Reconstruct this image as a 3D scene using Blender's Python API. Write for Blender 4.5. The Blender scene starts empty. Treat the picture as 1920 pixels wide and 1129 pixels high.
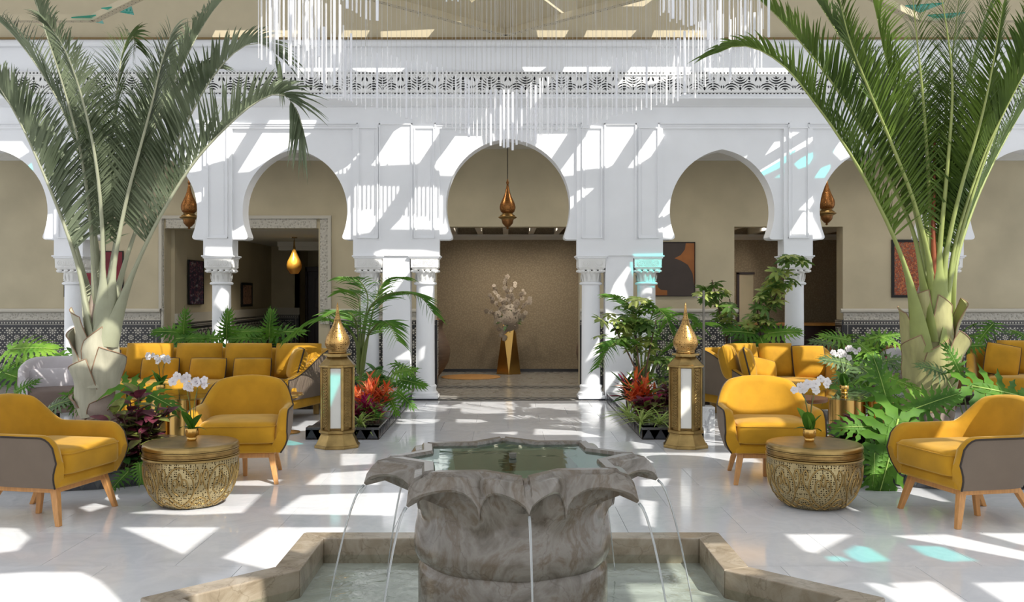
import bpy, bmesh, math, random
from math import sin, cos, pi, radians as R, sqrt, atan2
from mathutils import Vector, Matrix, Euler
from mathutils.geometry import delaunay_2d_cdt

random.seed(7)
SC = bpy.context.scene
COL = SC.collection

# ------------------------------------------------------------------ camera, light, exposure
FPX, HX, HY, CAMZ = 1805.0, 948.0, 550.0, 1.5
cam_d = bpy.data.cameras.new('camera')
cam_d.sensor_width = 36.0
cam_d.lens = FPX * 36.0 / 1920.0
cam_d.shift_x = (960 - HX) / 1920.0
cam_d.shift_y = -(564.5 - HY) / 1920.0
cam_d.clip_end = 200
cam = bpy.data.objects.new('camera', cam_d)
cam.location = (0, 0, CAMZ)
cam.rotation_euler = (R(90), 0, 0)
COL.objects.link(cam)
SC.camera = cam

SUN_T = Vector((-0.755, 0.90, -1.0))          # travel direction of the sunlight
sun_d = bpy.data.lights.new('sun', 'SUN')
sun_d.energy = 6.2
sun_d.angle = R(0.26)
sun_d.color = (1.0, 0.965, 0.90)
sun = bpy.data.objects.new('sun', sun_d)
sun.rotation_euler = SUN_T.to_track_quat('-Z', 'Y').to_euler()
sun.location = (6, -6, 12)
COL.objects.link(sun)

w = bpy.data.worlds.new('world')
SC.world = w
w.use_nodes = True
w.node_tree.nodes['Background'].inputs[0].default_value = (0.955, 0.975, 1.0, 1)
w.node_tree.nodes['Background'].inputs[1].default_value = 1.27
SC.view_settings.view_transform = 'Standard'
SC.view_settings.look = 'None'
SC.view_settings.exposure = 0.0
SC.view_settings.gamma = 1.0
SC.view_settings.use_curve_mapping = False
SC.cycles.use_denoising = True
SC.cycles.caustics_reflective = False
SC.cycles.caustics_refractive = False
SC.cycles.max_bounces = 10
SC.cycles.diffuse_bounces = 5
SC.cycles.transparent_max_bounces = 24
SC.cycles.sample_clamp_indirect = 8.0

# ------------------------------------------------------------------ helpers
def W(px, py, Y):
    return Vector(((px - HX) * Y / FPX, Y, CAMZ - (py - HY) * Y / FPX))
def G(px, py, z=0.0):
    Y = FPX * (CAMZ - z) / (py - HY)
    return Vector(((px - HX) * Y / FPX, Y, z))
def lin(c):
    return tuple(((x / 255.0) / 12.92 if x <= 10 else (((x / 255.0) + 0.055) / 1.055) ** 2.4) for x in c)

class MB:
    def __init__(s): s.v = []; s.f = []; s.M = None
    def add(s, vs, fs):
        o = len(s.v)
        if s.M is not None: vs = [s.M @ Vector(p) for p in vs]
        s.v += [tuple(p) for p in vs]
        s.f += [tuple(i + o for i in q) for q in fs]
        return s
    def box(s, c, d, rz=0.0):
        x, y, z = d[0] / 2, d[1] / 2, d[2] / 2
        vs = []
        for k in (-1, 1):
            for i, j in ((-1, -1), (1, -1), (1, 1), (-1, 1)):
                a, b = i * x, j * y
                vs.append((c[0] + a * cos(rz) - b * sin(rz), c[1] + a * sin(rz) + b * cos(rz), c[2] + k * z))
        return s.add(vs, [(3, 2, 1, 0), (4, 5, 6, 7), (0, 1, 5, 4), (1, 2, 6, 5), (2, 3, 7, 6), (3, 0, 4, 7)])
    def bb(s, x0, x1, y0, y1, z0, z1):
        return s.box(((x0 + x1) / 2, (y0 + y1) / 2, (z0 + z1) / 2), (x1 - x0, y1 - y0, z1 - z0))
    def prism(s, poly, a, b, ax='z', caps=True):
        n = len(poly)
        if ax == 'z':
            vs = [(p[0], p[1], a) for p in poly] + [(p[0], p[1], b) for p in poly]
        elif ax == 'y':
            vs = [(p[0], a, p[1]) for p in poly] + [(p[0], b, p[1]) for p in poly]
        else:
            vs = [(a, p[0], p[1]) for p in poly] + [(b, p[0], p[1]) for p in poly]
        fs = [(i, (i + 1) % n, n + (i + 1) % n, n + i) for i in range(n)]
        if caps: fs += [tuple(range(n))[::-1], tuple(range(n, 2 * n))]
        return s.add(vs, fs)
    def lathe(s, prof, n=32, c=(0, 0), a0=0.0, cap=True):
        vs, fs = [], []
        for r, z in prof:
            for i in range(n):
                a = a0 + 2 * pi * i / n
                vs.append((c[0] + r * cos(a), c[1] + r * sin(a), z))
        for k in range(len(prof) - 1):
            for i in range(n):
                j = (i + 1) % n
                fs.append((k * n + i, k * n + j, (k + 1) * n + j, (k + 1) * n + i))
        if cap:
            fs.append(tuple(range(n))[::-1])
            m = (len(prof) - 1) * n
            fs.append(tuple(range(m, m + n)))
        return s.add(vs, fs)
    def tube(s, pts, r, n=6, cap=True):
        pts = [Vector(p) for p in pts]
        m = len(pts)
        rr = r if isinstance(r, (list, tuple)) else [r] * m
        vs, fs = [], []
        prev = None
        for k, p in enumerate(pts):
            t = (pts[min(k + 1, m - 1)] - pts[max(k - 1, 0)]).normalized()
            if prev is None:
                u = t.orthogonal().normalized()
            else:
                u = (prev - t * prev.dot(t))
                u = u.normalized() if u.length > 1e-6 else t.orthogonal().normalized()
            prev = u
            v_ = t.cross(u)
            for i in range(n):
                a = 2 * pi * i / n
                vs.append(p + (u * cos(a) + v_ * sin(a)) * rr[k])
        for k in range(m - 1):
            for i in range(n):
                j = (i + 1) % n
                fs.append((k * n + i, k * n + j, (k + 1) * n + j, (k + 1) * n + i))
        if cap:
            fs.append(tuple(range(n))[::-1]); fs.append(tuple(range((m - 1) * n, m * n)))
        return s.add(vs, fs)
    def rows(s, rows, closed=False, cap=False):
        n = len(rows[0]); vs = [p for r in rows for p in r]; fs = []
        for k in range(len(rows) - 1):
            for i in range(n if closed else n - 1):
                j = (i + 1) % n
                fs.append((k * n + i, k * n + j, (k + 1) * n + j, (k + 1) * n + i))
        if cap:
            fs.append(tuple(range(n))[::-1]); fs.append(tuple(range((len(rows) - 1) * n, len(rows) * n)))
        return s.add(vs, fs)
    def mesh(s, name, mat, smooth=None):
        me = bpy.data.meshes.new(name)
        me.from_pydata(s.v, [], s.f)
        if isinstance(mat, (list, tuple)):
            for m_ in mat: me.materials.append(m_)
        elif mat is not None: me.materials.append(mat)
        me.update()
        if smooth is not None:
            me.polygons.foreach_set('use_smooth', [True] * len(me.polygons))
            if smooth < 179: me.set_sharp_from_angle(angle=R(smooth))
        return me
    def build(s, name, mat, parent=None, smooth=None, bevel=0.0, seg=2, recalc=False, kind=None):
        me = s.mesh(name, mat, smooth)
        if recalc:
            bm = bmesh.new(); bm.from_mesh(me); bmesh.ops.recalc_face_normals(bm, faces=bm.faces); bm.to_mesh(me); bm.free()
        o = bpy.data.objects.new(name, me)
        COL.objects.link(o)
        if parent is not None: o.parent = parent
        if bevel:
            b = o.modifiers.new('bevel', 'BEVEL'); b.width = bevel; b.segments = seg; b.limit_method = 'ANGLE'
        if kind: o['kind'] = kind
        return o

def inst(me, name, parent, M=None):
    o = bpy.data.objects.new(name, me)
    COL.objects.link(o)
    o.parent = parent
    if M is not None: o.matrix_basis = M
    return o
def thing(name, label, cat, loc=(0, 0, 0), rz=0.0, group=None):
    o = bpy.data.objects.new(name, None)
    o.empty_display_size = 0.1
    o.location = loc; o.rotation_euler = (0, 0, rz)
    COL.objects.link(o)
    o['label'] = label; o['category'] = cat
    if group: o['group'] = group
    return o
def tag(o, label, cat, group=None):
    o['label'] = label; o['category'] = cat
    if group: o['group'] = group
    return o
def struct(o, label=None):
    o['kind'] = 'structure'
    if label: o['label'] = label
    return o
def copy_tree(o, parent=None, loc=None, rz=None, label=None):
    c = o.copy(); COL.objects.link(c)
    if parent is not None: c.parent = parent
    if loc is not None: c.location = loc
    if rz is not None: c.rotation_euler = (0, 0, rz)
    if label: c['label'] = label
    for ch in list(o.children): copy_tree(ch, c)
    return c
def catmull(pts, n=8):
    pts = [Vector(p) for p in pts]
    P = [pts[0] * 2 - pts[1]] + pts + [pts[-1] * 2 - pts[-2]]
    out = []
    for i in range(1, len(P) - 2):
        a, b, c, d = P[i - 1], P[i], P[i + 1], P[i + 2]
        for k in range(n):
            t = k / n
            out.append(0.5 * ((2 * b) + (c - a) * t + (2 * a - 5 * b + 4 * c - d) * t * t + (3 * b - a - 3 * c + d) * t ** 3))
    out.append(pts[-1])
    return out
def sm(x):
    x = max(0.0, min(1.0, x)); return x * x * (3 - 2 * x)

# ------------------------------------------------------------------ materials
def nodes(name):
    m = bpy.data.materials.new(name); m.use_nodes = True
    nt = m.node_tree
    return m, nt, nt.nodes['Principled BSDF']
def coords(nt, kind='Object', scale=None):
    if kind == 'World':
        g = nt.nodes.new('ShaderNodeNewGeometry'); out = g.outputs['Position']
    else:
        t = nt.nodes.new('ShaderNodeTexCoord'); out = t.outputs[kind]
    if scale is not None:
        mp = nt.nodes.new('ShaderNodeMapping')
        mp.inputs['Scale'].default_value = scale if isinstance(scale, (tuple, list)) else (scale,) * 3
        nt.links.new(out, mp.inputs['Vector']); out = mp.outputs['Vector']
    return out
def noise(nt, vec, scale, detail=3, rough=0.5, dist=0.0):
    n = nt.nodes.new('ShaderNodeTexNoise')
    n.inputs['Scale'].default_value = scale; n.inputs['Detail'].default_value = detail
    n.inputs['Roughness'].default_value = rough; n.inputs['Distortion'].default_value = dist
    nt.links.new(vec, n.inputs['Vector'])
    return n.outputs['Fac']
def ramp(nt, fac, stops, interp='LINEAR'):
    r = nt.nodes.new('ShaderNodeValToRGB'); cr = r.color_ramp; cr.interpolation = interp
    while len(cr.elements) > 1: cr.elements.remove(cr.elements[-1])
    for i, (p, c) in enumerate(stops):
        e = cr.elements[0] if i == 0 else cr.elements.new(p)
        e.position = p; e.color = (c[0], c[1], c[2], 1)
    nt.links.new(fac, r.inputs['Fac'])
    return r.outputs['Color']
def bump(nt, b, fac, strength, dist=0.01):
    n = nt.nodes.new('ShaderNodeBump'); n.inputs['Strength'].default_value = strength; n.inputs['Distance'].default_value = dist
    nt.links.new(fac, n.inputs['Height']); nt.links.new(n.outputs['Normal'], b.inputs['Normal'])
def mat(name, col, rough=0.5, metal=0.0, var=0.0, vs=6.0, bmp=0.0, bs=60.0, sheen=0.0, coat=0.0, trans=0.0, spec=0.5, space='Object', stretch=None):
    m, nt, b = nodes(name)
    c = lin(col)
    b.inputs['Base Color'].default_value = (*c, 1)
    b.inputs['Roughness'].default_value = rough; b.inputs['Metallic'].default_value = metal
    b.inputs['Specular IOR Level'].default_value = spec
    if sheen:
        b.inputs['Sheen Weight'].default_value = sheen; b.inputs['Sheen Roughness'].default_value = 0.4
        b.inputs['Sheen Tint'].default_value = (*[min(1, x * 1.6 + 0.1) for x in c], 1)
    if coat: b.inputs['Coat Weight'].default_value = coat; b.inputs['Coat Roughness'].default_value = 0.05
    if trans: b.inputs['Transmission Weight'].default_value = trans
    if var or bmp:
        v = coords(nt, space, stretch)
        if var:
            f = noise(nt, v, vs, 4)
            nt.links.new(ramp(nt, f, [(0.3, [x * (1 - var) for x in c]), (0.7, [min(1, x * (1 + var)) for x in c])]), b.inputs['Base Color'])
        if bmp: bump(nt, b, noise(nt, v, bs, 3), bmp)
    return m
def leaf_mat(name, col, col2=None, tr=0.35, rough=0.45, vs=4.0):
    m, nt, b = nodes(name)
    c = lin(col); c2 = lin(col2 or [x * 0.72 for x in col])
    v = coords(nt, 'World')
    cc = ramp(nt, noise(nt, v, vs, 3), [(0.35, c2), (0.65, c)])
    nt.links.new(cc, b.inputs['Base Color']); b.inputs['Roughness'].default_value = rough; b.inputs['Specular IOR Level'].default_value = 0.3
    t = nt.nodes.new('ShaderNodeBsdfTranslucent'); nt.links.new(cc, t.inputs['Color'])
    mx = nt.nodes.new('ShaderNodeMixShader'); mx.inputs['Fac'].default_value = tr
    nt.links.new(b.outputs[0], mx.inputs[1]); nt.links.new(t.outputs[0], mx.inputs[2])
    nt.links.new(mx.outputs[0], nt.nodes['Material Output'].inputs['Surface'])
    return m
def glass_thin(name, tint, gloss=0.12, rough=0.02):
    m, nt, b = nodes(name); nt.nodes.remove(b)
    t = nt.nodes.new('ShaderNodeBsdfTransparent'); t.inputs['Color'].default_value = (*tint, 1)
    g = nt.nodes.new('ShaderNodeBsdfGlossy'); g.inputs['Roughness'].default_value = rough
    lw = nt.nodes.new('ShaderNodeLayerWeight'); pw = nt.nodes.new('ShaderNodeMath'); pw.operation = 'POWER'; pw.inputs[1].default_value = 5.0
    nt.links.new(lw.outputs['Facing'], pw.inputs[0])
    ad = nt.nodes.new('ShaderNodeMath'); ad.operation = 'MULTIPLY_ADD'; ad.inputs[1].default_value = 0.96; ad.inputs[2].default_value = 0.02 + gloss * 0.1
    ad.use_clamp = True; nt.links.new(pw.outputs[0], ad.inputs[0])
    mx = nt.nodes.new('ShaderNodeMixShader')
    nt.links.new(ad.outputs[0], mx.inputs['Fac']); nt.links.new(t.outputs[0], mx.inputs[1]); nt.links.new(g.outputs[0], mx.inputs[2])
    nt.links.new(mx.outputs[0], nt.nodes['Material Output'].inputs['Surface'])
    return m, nt, g

M = {}
M['plaster'] = mat('white_plaster', (236, 237, 239), 0.75, var=0.03, vs=2.0, bmp=0.03, bs=40)
M['carve'] = mat('carved_plaster', (232, 231, 228), 0.7)
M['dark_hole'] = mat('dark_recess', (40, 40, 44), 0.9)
M['taupe_wall'] = mat('taupe_limewash', (186, 176, 150), 0.85, var=0.10, vs=1.6, bmp=0.05, bs=20, space='World')
M['ceil'] = mat('corridor_ceiling', (205, 203, 196), 0.8)
M['cream'] = mat('cream_ceiling', (188, 175, 145), 0.6, var=0.03)
M['bronze_trim'] = mat('bronze_trim', (128, 106, 68), 0.4, 0.6)
M['zel_dark'] = mat('black_glazed_tile', (46, 46, 50), 0.3)
M['zel_light'] = mat('ivory_glazed_tile', (186, 182, 172), 0.3, var=0.15, vs=30)
M['brass'] = mat('antique_brass', (160, 134, 84), 0.30, 0.9, var=0.25, vs=9, bmp=0.05, bs=50)
M['brass_dark'] = mat('aged_brass', (140, 112, 66), 0.38, 0.85, var=0.3, vs=14, bmp=0.15, bs=90)
M['gold'] = mat('polished_gold', (206, 166, 96), 0.26, 1.0)
M['copper'] = mat('copper_lantern', (128, 86, 46), 0.36, 0.75, var=0.3, vs=14)
M['velvet'] = mat('mustard_velvet', (180, 132, 30), 0.75, var=0.16, vs=5, bmp=0.12, bs=25, sheen=0.5, spec=0.2)
M['velvet'].node_tree.nodes['Principled BSDF'].inputs['Sheen Tint'].default_value = (0.95, 0.78, 0.42, 1)
M['taupe'] = mat('taupe_fabric', (110, 96, 82), 0.8, var=0.04, vs=8, bmp=0.05, bs=200, sheen=0.1)
M['piping'] = mat('dark_piping', (48, 38, 30), 0.7)
M['wood'] = mat('oak_wood', (196, 142, 84), 0.45, var=0.14, vs=5, stretch=(14, 14, 1.2))
M['grey_velvet'] = mat('grey_velvet', (188, 182, 184), 0.7, var=0.08, vs=5, sheen=0.4)
M['brown_velvet'] = mat('brown_velvet', (104, 88, 80), 0.7, var=0.08, vs=5, sheen=0.2)
M['black_metal'] = mat('black_metal', (30, 29, 28), 0.4, 0.6)
M['steel'] = mat('grey_steel', (116, 112, 104), 0.4, 0.8)
M['frost'] = mat('frosted_panel', (224, 222, 214), 0.35, var=0.04)
M['border_dark'] = mat('matte_border_tile', (58, 58, 60), 0.8, spec=0.15)
M['boot_edge'] = mat('fibrous_leaf_edge', (142, 112, 88), 0.8, var=0.3, vs=12)
M['soil'] = mat('dark_soil', (52, 40, 32), 0.95, var=0.4, vs=30, bmp=0.8, bs=40)
M['door_wood'] = mat('dark_mahogany', (44, 26, 24), 0.35, var=0.2, vs=4, stretch=(6, 6, 1))
M['urn'] = mat('urn_clay', (104, 86, 72), 0.55, var=0.2, vs=5, bmp=0.3, bs=30, stretch=(1, 1, 8))
M['mat_tan'] = mat('woven_tan', (176, 130, 74), 0.8, var=0.15, vs=40)
M['petal'] = leaf_mat('white_petal', (240, 238, 236), (226, 220, 222), 0.3)
M['petal_dim'] = leaf_mat('pale_petal', (206, 194, 178), (184, 170, 154), 0.3)
M['stem'] = mat('green_stem', (96, 112, 52), 0.6)
M['twig'] = mat('brown_twig', (84, 62, 44), 0.7)
M['palm_left'] = leaf_mat('palm_leaflet_grey_green', (132, 142, 114), (74, 86, 60), 0.26, vs=2.0)
M['palm_right'] = leaf_mat('palm_leaflet_green', (108, 132, 56), (66, 88, 34), 0.32, vs=2.0)
M['palm_dark'] = leaf_mat('palm_leaflet_dark', (100, 120, 66), (66, 84, 44), 0.30, vs=2.0)
M['rachis_l'] = mat('palm_rachis_pale', (152, 154, 128), 0.55, var=0.12, vs=5)
M['rachis_r'] = mat('palm_rachis_green', (138, 148, 82), 0.5, var=0.12, vs=5)
M['sheath_l'] = mat('leaf_base_grey', (172, 168, 146), 0.6, var=0.12, vs=7, bmp=0.15, bs=20, stretch=(3, 3, 0.6))
M['sheath_r'] = mat('leaf_base_green', (158, 154, 104), 0.55, var=0.14, vs=7, bmp=0.15, bs=20, stretch=(3, 3, 0.6))
M['spear'] = mat('rust_brown_spear', (136, 70, 36), 0.6, var=0.2, vs=6)
M['trunk'] = mat('palm_trunk_grey', (156, 140, 128), 0.85, var=0.25, vs=7, bmp=0.6, bs=18)
M['philo'] = leaf_mat('philodendron_leaf', (92, 138, 40), (58, 100, 28), 0.28, 0.6)
M['philo_light'] = leaf_mat('philodendron_leaf_light', (132, 172, 62), (92, 138, 48), 0.35)
M['philo_dull'] = leaf_mat('philodendron_leaf_dull', (110, 134, 86), (74, 100, 60), 0.28)
M['kentia'] = leaf_mat('kentia_leaf', (104, 146, 54), (66, 110, 36), 0.35)
M['scheff'] = leaf_mat('schefflera_leaf', (112, 142, 66), (66, 98, 44), 0.3)
M['scheff_light'] = leaf_mat('schefflera_leaf_pale', (190, 196, 112), (120, 146, 66), 0.3)
M['croton_o'] = leaf_mat('croton_orange', (238, 122, 56), (214, 78, 48), 0.35, vs=9)
M['croton_p'] = leaf_mat('croton_salmon', (246, 170, 120), (230, 110, 74), 0.35, vs=9)
M['croton_m'] = leaf_mat('croton_magenta', (164, 28, 84), (118, 22, 58), 0.3, vs=9)
M['croton_y'] = leaf_mat('croton_lime', (168, 186, 62), (104, 146, 50), 0.35, vs=9)
M['coleus'] = leaf_mat('coleus_purple', (126, 58, 74), (78, 40, 52), 0.28, vs=12)
M['coleus_g'] = leaf_mat('coleus_green', (140, 152, 74), (92, 86, 54), 0.28, vs=12)
M['spider'] = leaf_mat('spider_plant_leaf', (186, 200, 120), (130, 160, 72), 0.35, vs=9)
M['shrub'] = leaf_mat('dark_shrub_leaf', (80, 124, 54), (46, 82, 34), 0.3, vs=7)
M['rod'] = leaf_mat('acrylic_rod', (250, 250, 252), (244, 245, 248), 0.5, 0.2)
def rod_glass():
    m, nt, b = nodes('clear_glass_rod')
    b.inputs['Base Color'].default_value = (0.95, 0.95, 0.96, 1); b.inputs['Roughness'].default_value = 0.15
    t = nt.nodes.new('ShaderNodeBsdfTransparent'); mx = nt.nodes.new('ShaderNodeMixShader'); mx.inputs['Fac'].default_value = 0.42
    nt.links.new(t.outputs[0], mx.inputs[1]); nt.links.new(b.outputs[0], mx.inputs[2])
    nt.links.new(mx.outputs[0], nt.nodes['Material Output'].inputs['Surface'])
    return m
M['rod_clear'] = rod_glass()
M['cable'] = mat('steel_cable', (190, 188, 182), 0.4, 0.3)
M['turq'] = glass_thin('turquoise_stained_glass', (0.10, 0.80, 0.78), 0.1)[0]
M['amber'] = mat('amber_lamp_glass', (172, 128, 50), 0.2, trans=0.35)
M['clear'] = glass_thin('table_glass', (0.86, 0.94, 0.90), 0.2)[0]
M['bulb'] = None

def emit(name, col, s):
    m, nt, b = nodes(name)
    b.inputs['Emission Color'].default_value = (*lin(col), 1); b.inputs['Emission Strength'].default_value = s
    return m
M['bulb'] = emit('glowing_bulb', (255, 214, 150), 6.0)
M['spot'] = emit('spot_and_fill_lens', (255, 240, 214), 5.0)

# polished white marble floor
m, nt, b = nodes('white_marble_floor')
v = coords(nt, 'World')
oi = nt.nodes.new('ShaderNodeObjectInfo')
f1 = noise(nt, v, 2.6, 6, 0.6, 0.8)
c1 = ramp(nt, f1, [(0.30, lin((216, 217, 220))), (0.48, lin((232, 232, 234))), (0.54, lin((224, 225, 228))), (0.75, lin((238, 238, 239)))])
hs = nt.nodes.new('ShaderNodeHueSaturation')
mr = nt.nodes.new('ShaderNodeMapRange'); mr.inputs[3].default_value = 0.90; mr.inputs[4].default_value = 1.03
nt.links.new(oi.outputs['Random'], mr.inputs[0]); nt.links.new(mr.outputs[0], hs.inputs['Value'])
nt.links.new(c1, hs.inputs['Color']); nt.links.new(hs.outputs[0], b.inputs['Base Color'])
b.inputs['Roughness'].default_value = 0.10; b.inputs['Specular IOR Level'].default_value = 0.7
M['floor'] = m
M['grout'] = mat('floor_grout', (176, 177, 180), 0.7)
def marble(name, stops, sc, rough=0.2, dist=2.0, space='World', vein=None):
    m, nt, b = nodes(name)
    v = coords(nt, space)
    c = ramp(nt, noise(nt, v, sc, 8, 0.62, dist), [(p, lin(x)) for p, x in stops])
    if vein:
        vo = nt.nodes.new('ShaderNodeTexVoronoi'); vo.feature = 'DISTANCE_TO_EDGE'; vo.inputs['Scale'].default_value = vein[0]
        nz = nt.nodes.new('ShaderNodeTexNoise'); nz.inputs['Scale'].default_value = 4.0; nz.inputs['Detail'].default_value = 5
        nt.links.new(v, nz.inputs['Vector'])
        va = nt.nodes.new('ShaderNodeVectorMath'); va.operation = 'MULTIPLY_ADD'
        va.inputs[1].default_value = (0.55, 0.55, 0.55)
        nt.links.new(nz.outputs['Color'], va.inputs[0]); nt.links.new(v, va.inputs[2])
        nt.links.new(va.outputs[0], vo.inputs['Vector'])
        fac = ramp(nt, vo.outputs['Distance'], [(0.0, (1, 1, 1)), (vein[1], (0, 0, 0))])
        mx = nt.nodes.new('ShaderNodeMixRGB'); mx.inputs['Color2'].default_value = (*lin(vein[2]), 1)
        ml = nt.nodes.new('ShaderNodeMath'); ml.operation = 'MULTIPLY'; ml.inputs[1].default_value = 0.35
        nt.links.new(fac, ml.inputs[0]); nt.links.new(ml.outputs[0], mx.inputs['Fac'])
        nt.links.new(c, mx.inputs['Color1']); c = mx.outputs[0]
    nt.links.new(c, b.inputs['Base Color']); b.inputs['Roughness'].default_value = rough
    return m
M['stone'] = marble('fountain_stone', [(0.28, (70, 62, 52)), (0.40, (102, 95, 86)), (0.50, (122, 116, 108)), (0.58, (100, 89, 76)), (0.66, (122, 115, 106)), (0.78, (142, 138, 134))], 4.0, 0.2, 1.5, vein=(2.6, 0.014, (58, 46, 36)))
M['coping'] = marble('basin_stone', [(0.25, (118, 104, 86)), (0.45, (150, 136, 116)), (0.6, (166, 154, 136)), (0.78, (134, 118, 98))], 3.4, 0.22, 2.2, vein=(4.5, 0.03, (92, 74, 54)))
M['grey_marble'] = marble('grey_marble', [(0.3, (120, 118, 112)), (0.5, (158, 155, 148)), (0.62, (128, 124, 116)), (0.8, (172, 170, 164))], 2.4, 0.24, 3.0)
M['curb'] = marble('dark_curb_marble', [(0.3, (50, 51, 53)), (0.55, (80, 81, 81)), (0.7, (60, 61, 62)), (0.85, (104, 104, 100))], 3.0, 0.2, 2.5)
M['curb_tile'] = mat('dark_zellige', (52, 54, 60), 0.25, var=0.25, vs=18)
M['white_marble'] = marble('white_veined_marble', [(0.3, (206, 206, 206)), (0.5, (232, 232, 232)), (0.58, (170, 170, 174)), (0.64, (230, 230, 230))], 4.0, 0.2, 2.5)
M['basin_floor'] = marble('basin_floor', [(0.3, (150, 150, 142)), (0.55, (186, 186, 178)), (0.75, (206, 206, 198))], 3.0, 0.4, 2.0)
# wallpaper of the niche
m, nt, b = nodes('patterned_wallpaper')
v = coords(nt, 'World', (1, 1, 1))
vo = nt.nodes.new('ShaderNodeTexVoronoi'); vo.inputs['Scale'].default_value = 34.0; nt.links.new(v, vo.inputs['Vector'])
cc = ramp(nt, vo.outputs['Distance'], [(0.15, lin((160, 145, 120))), (0.6, lin((140, 125, 102)))])
nt.links.new(cc, b.inputs['Base Color']); b.inputs['Roughness'].default_value = 0.7
M['wallpaper'] = m
# carved stucco band
m, nt, b = nodes('carved_stucco_band')
v = coords(nt, 'World')
vo = nt.nodes.new('ShaderNodeTexVoronoi'); vo.inputs['Scale'].default_value = 26.0; nt.links.new(v, vo.inputs['Vector'])
wv = noise(nt, v, 40, 2)
cc = ramp(nt, vo.outputs['Distance'], [(0.15, lin((150, 146, 136))), (0.4, lin((188, 184, 174)))])
nt.links.new(cc, b.inputs['Base Color']); b.inputs['Roughness'].default_value = 0.8
bump(nt, b, vo.outputs['Distance'], 0.8, 0.02)
M['stucco'] = m
M['stucco_plain'] = mat('plain_stucco_moulding', (190, 186, 175), 0.75)
# water
def water(name, tint, bs, st):
    m, nt, g = glass_thin(name, tint, 0.0, 0.03)
    v = coords(nt, 'World')
    n = nt.nodes.new('ShaderNodeBump'); n.inputs['Strength'].default_value = st; n.inputs['Distance'].default_value = 0.02
    nt.links.new(noise(nt, v, bs, 3, 0.5, 0.6), n.inputs['Height'])
    nt.links.new(n.outputs[0], g.inputs['Normal'])
    for q in nt.nodes:
        if q.type == 'LAYER_WEIGHT': nt.links.new(n.outputs[0], q.inputs['Normal'])
    return m
M['water'] = water('basin_water', (0.86, 0.91, 0.88), 11, 0.22)
M['pool'] = water('bowl_water', (0.74, 0.88, 0.83), 5, 0.06)
M['pool_tile'] = mat('teal_pool_tile', (116, 136, 124), 0.4, var=0.12, vs=8)
M['jet'] = mat('water_stream', (236, 242, 244), 0.1, trans=0.7)
# perforated brass with dots
def dotted(name, col, dark, sc, thr):
    m, nt, b = nodes(name)
    v = coords(nt, 'Object')
    vo = nt.nodes.new('ShaderNodeTexVoronoi'); vo.inputs['Scale'].default_value = sc; vo.inputs['Randomness'].default_value = 0.35
    nt.links.new(v, vo.inputs['Vector'])
    c = ramp(nt, vo.outputs['Distance'], [(thr, lin(dark)), (thr + 0.08, lin(col))])
    nt.links.new(c, b.inputs['Base Color']); b.inputs['Metallic'].default_value = 0.85; b.inputs['Roughness'].default_value = 0.34
    bump(nt, b, ramp(nt, vo.outputs['Distance'], [(thr, (0, 0, 0)), (thr + 0.1, (1, 1, 1))]), 0.5, 0.006)
    return m
M['drum'] = dotted('hammered_brass', (176, 158, 116), (64, 54, 34), 64.0, 0.30)
M['pierced'] = dotted('pierced_brass', (184, 146, 88), (96, 66, 34), 46.0, 0.22)
M['pierced_cu'] = dotted('pierced_copper', (146, 98, 52), (60, 38, 24), 52.0, 0.25)
# ------------------------------------------------------------------ layout constants
YF = 13.45
K = YF / FPX
def fx(px): return (px - HX) * K
def fz(py): return CAMZ - (py - HY) * K
YB = 15.7
def bx_(px): return (px - HX) * YB / FPX
ROOF = 6.2

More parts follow.
